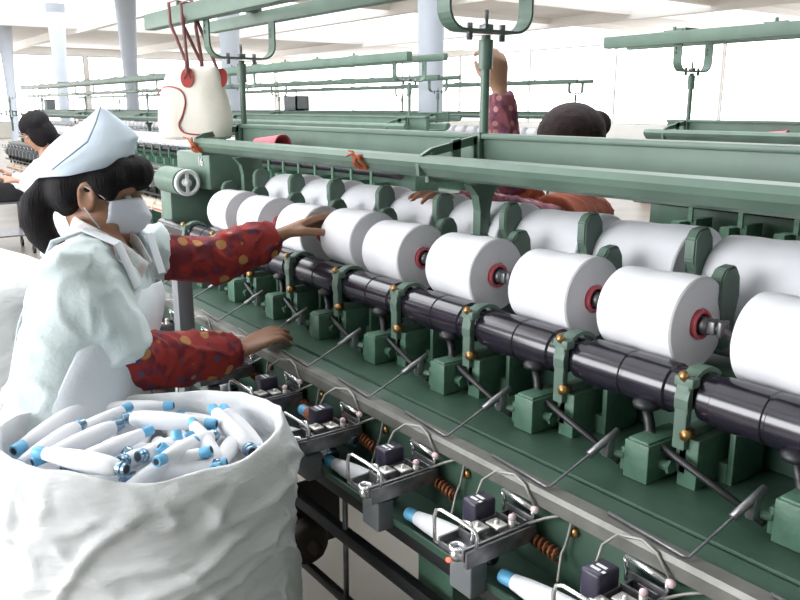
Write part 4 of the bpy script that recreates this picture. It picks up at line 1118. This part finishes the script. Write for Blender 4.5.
m3 = far_machine(-2.52, .6, 3.53, 'green winding machine beyond the worker in rust, overhead rail against the bright windows', [-2.41, -1.1, .2],
            ('in the front row behind the worker in rust', 'in the back row behind the worker in rust', 'cones on the machine behind the worker in rust'), roff=-.30)
far_machine(-27.0, -7.1, 5.90, 'third line of green winding machine seen past the near trough', [-7.3 - 3.8 * q for q in range(6)],
            ('on the third line of machines', '', 'cones on the third line of machines'), rows=(0,), cone_to=48)
far_machine(-30.0, -7.15, 8.20, 'farthest green winding machine, tiny cones under the window wall', [-7.3 - 3.8 * q for q in range(6)],
            ('on the farthest machine', '', 'cones on the farthest machine'), rows=(0,), cone_to=60, detail=False)
# pink paper cone in the trough of the machine behind
b = MB(); b.lathe([(0, .016), (.0, .018), (.15, .031), (.157, .034), (.16, .033), (.158, .027), (.15, .026), (.01, .012)], None, 20)
o = b.obj('paper_cone', PINK); o.location = (-2.0, 3.40, zz(-.13)); o.rotation_euler = (0, 0, .15); tag(o, 'faded pink paper cone in the trough of the machine at right behind', 'paper cone')
# boxes and crates standing on the far machine tops
p = V((-25.0, 5.9, zz(-.06))); b = MB(); b.box(-.16, .16, -.12, .12, 0, .26, .01); b.box(-.17, .17, -.13, .13, .24, .27, .006); o = b.obj('storage_box', GREYP); o.location = p; tag(o, 'pale grey box standing on a distant machine above the far worker', 'box')
p = V((-14.7, 8.2, zz(-.06))); b = MB(); b.box(-.25, -.22, -.15, .15, 0, .28); b.box(.22, .25, -.15, .15, 0, .28); b.box(-.25, .25, -.15, -.12, .02, .26); b.box(-.25, .25, -.15, .15, .0, .03); b.box(-.25, .25, .12, .15, .02, .26); o = b.obj('wire_crate', GREYP); o.location = p; tag(o, 'pale crate on the farthest machine, left of the nearest column', 'crate')

CARD = mat('cardboard', (.62, .40, .22), .8)
for k_, (x, y, a, lb) in enumerate([(-7.6, 12.2, .5, 'pale cardboard carton far off across the aisle, larger'), (-8.3, 11.9, .38, 'pale cardboard carton far off across the aisle, smaller')]):
    b = MB(); b.box(-a, a, -a, a, 0, a * 1.9, .01); b.box(-a * .12, a * .12, -a - .004, a + .004, .1, a * 1.9 + .004); o = b.obj('cardboard_carton', CARD); o.location = (x, y, 0); tag(o, lb, 'carton', 'cartons across the aisle')
# ------------------------------------------------------------------ things around the worker
# grey pillar of the machine beside her sleeve
b = MB(); b.box(-.022, .022, -.022, .022, 0, 1.12, .003); b.box(-.05, .05, -.04, .04, 0, .02, .003); b.box(-.026, .026, -.026, .026, 1.10, 1.125, .003)
o = b.obj('steel_pillar', GREYP); pp = at_z(186, 345, .90); o.location = (pp.x, pp.y, 0); tag(o, 'grey square steel pillar standing between the worker and the clearers', 'pillar')
# white sack behind her back
b = MB(); NA = 60; rings = []
for i in range(30):
    f = i / 29; ring = []
    for k_ in range(NA):
        a = 2 * PI * k_ / NA; r = .36 * (1 - .25 * f) + .03 * math.sin(PI * f) + .03 * noise.noise(V((math.cos(a) * 2, math.sin(a) * 2, f * 4)))
        if f > .88: r *= 1 - ((f - .88) / .12) ** 2 * .75
        ring.append(b.bm.verts.new((r * math.cos(a), r * math.sin(a), f * 1.12 + .02 * noise.noise(V((a, f * 3, 1))))))
    rings.append(ring)
for A, B in zip(rings, rings[1:]):
    for k_ in range(NA): b._f([A[k_], A[(k_ + 1) % NA], B[(k_ + 1) % NA], B[k_]])
b._f(rings[0][::-1]); b._f(rings[-1])
o = b.obj('woven_sack', SACK, sharp=None); q = at(-25, 300, 2.55); o.location = (q.x, q.y, 0); tag(o, 'tall closed white sack behind the masked worker at the left edge', 'sack')
# small trolley with black basket by the far worker
t = empty('hand_trolley', (0, 0, 0)); q = at_z(4, 206, .5); t.location = (q.x, q.y, 0)
b = MB()
for sx in (-.3, .3):
    for sy in (-.2, .2): b.tube([(sx, sy, .08), (sx, sy, .85)], .014, 8)
for z in (.2, .55): b.box(-.32, .32, -.22, .22, z, z + .015)
b.obj('frame', STEEL, t)
b = MB(); b.box(-.24, .24, -.17, .17, .57, .80, .02); b.obj('black_bin', BLK, t)
for sx in (-.3, .3):
    for sy in (-.2, .2):
        b = MB(); b.tube([(sx, sy - .012, .045), (sx, sy + .012, .045)], .045, 14); b.obj('wheel', BLK, t)
tag(t, 'grey steel trolley with a black bin at the left edge, behind the worker', 'trolley')
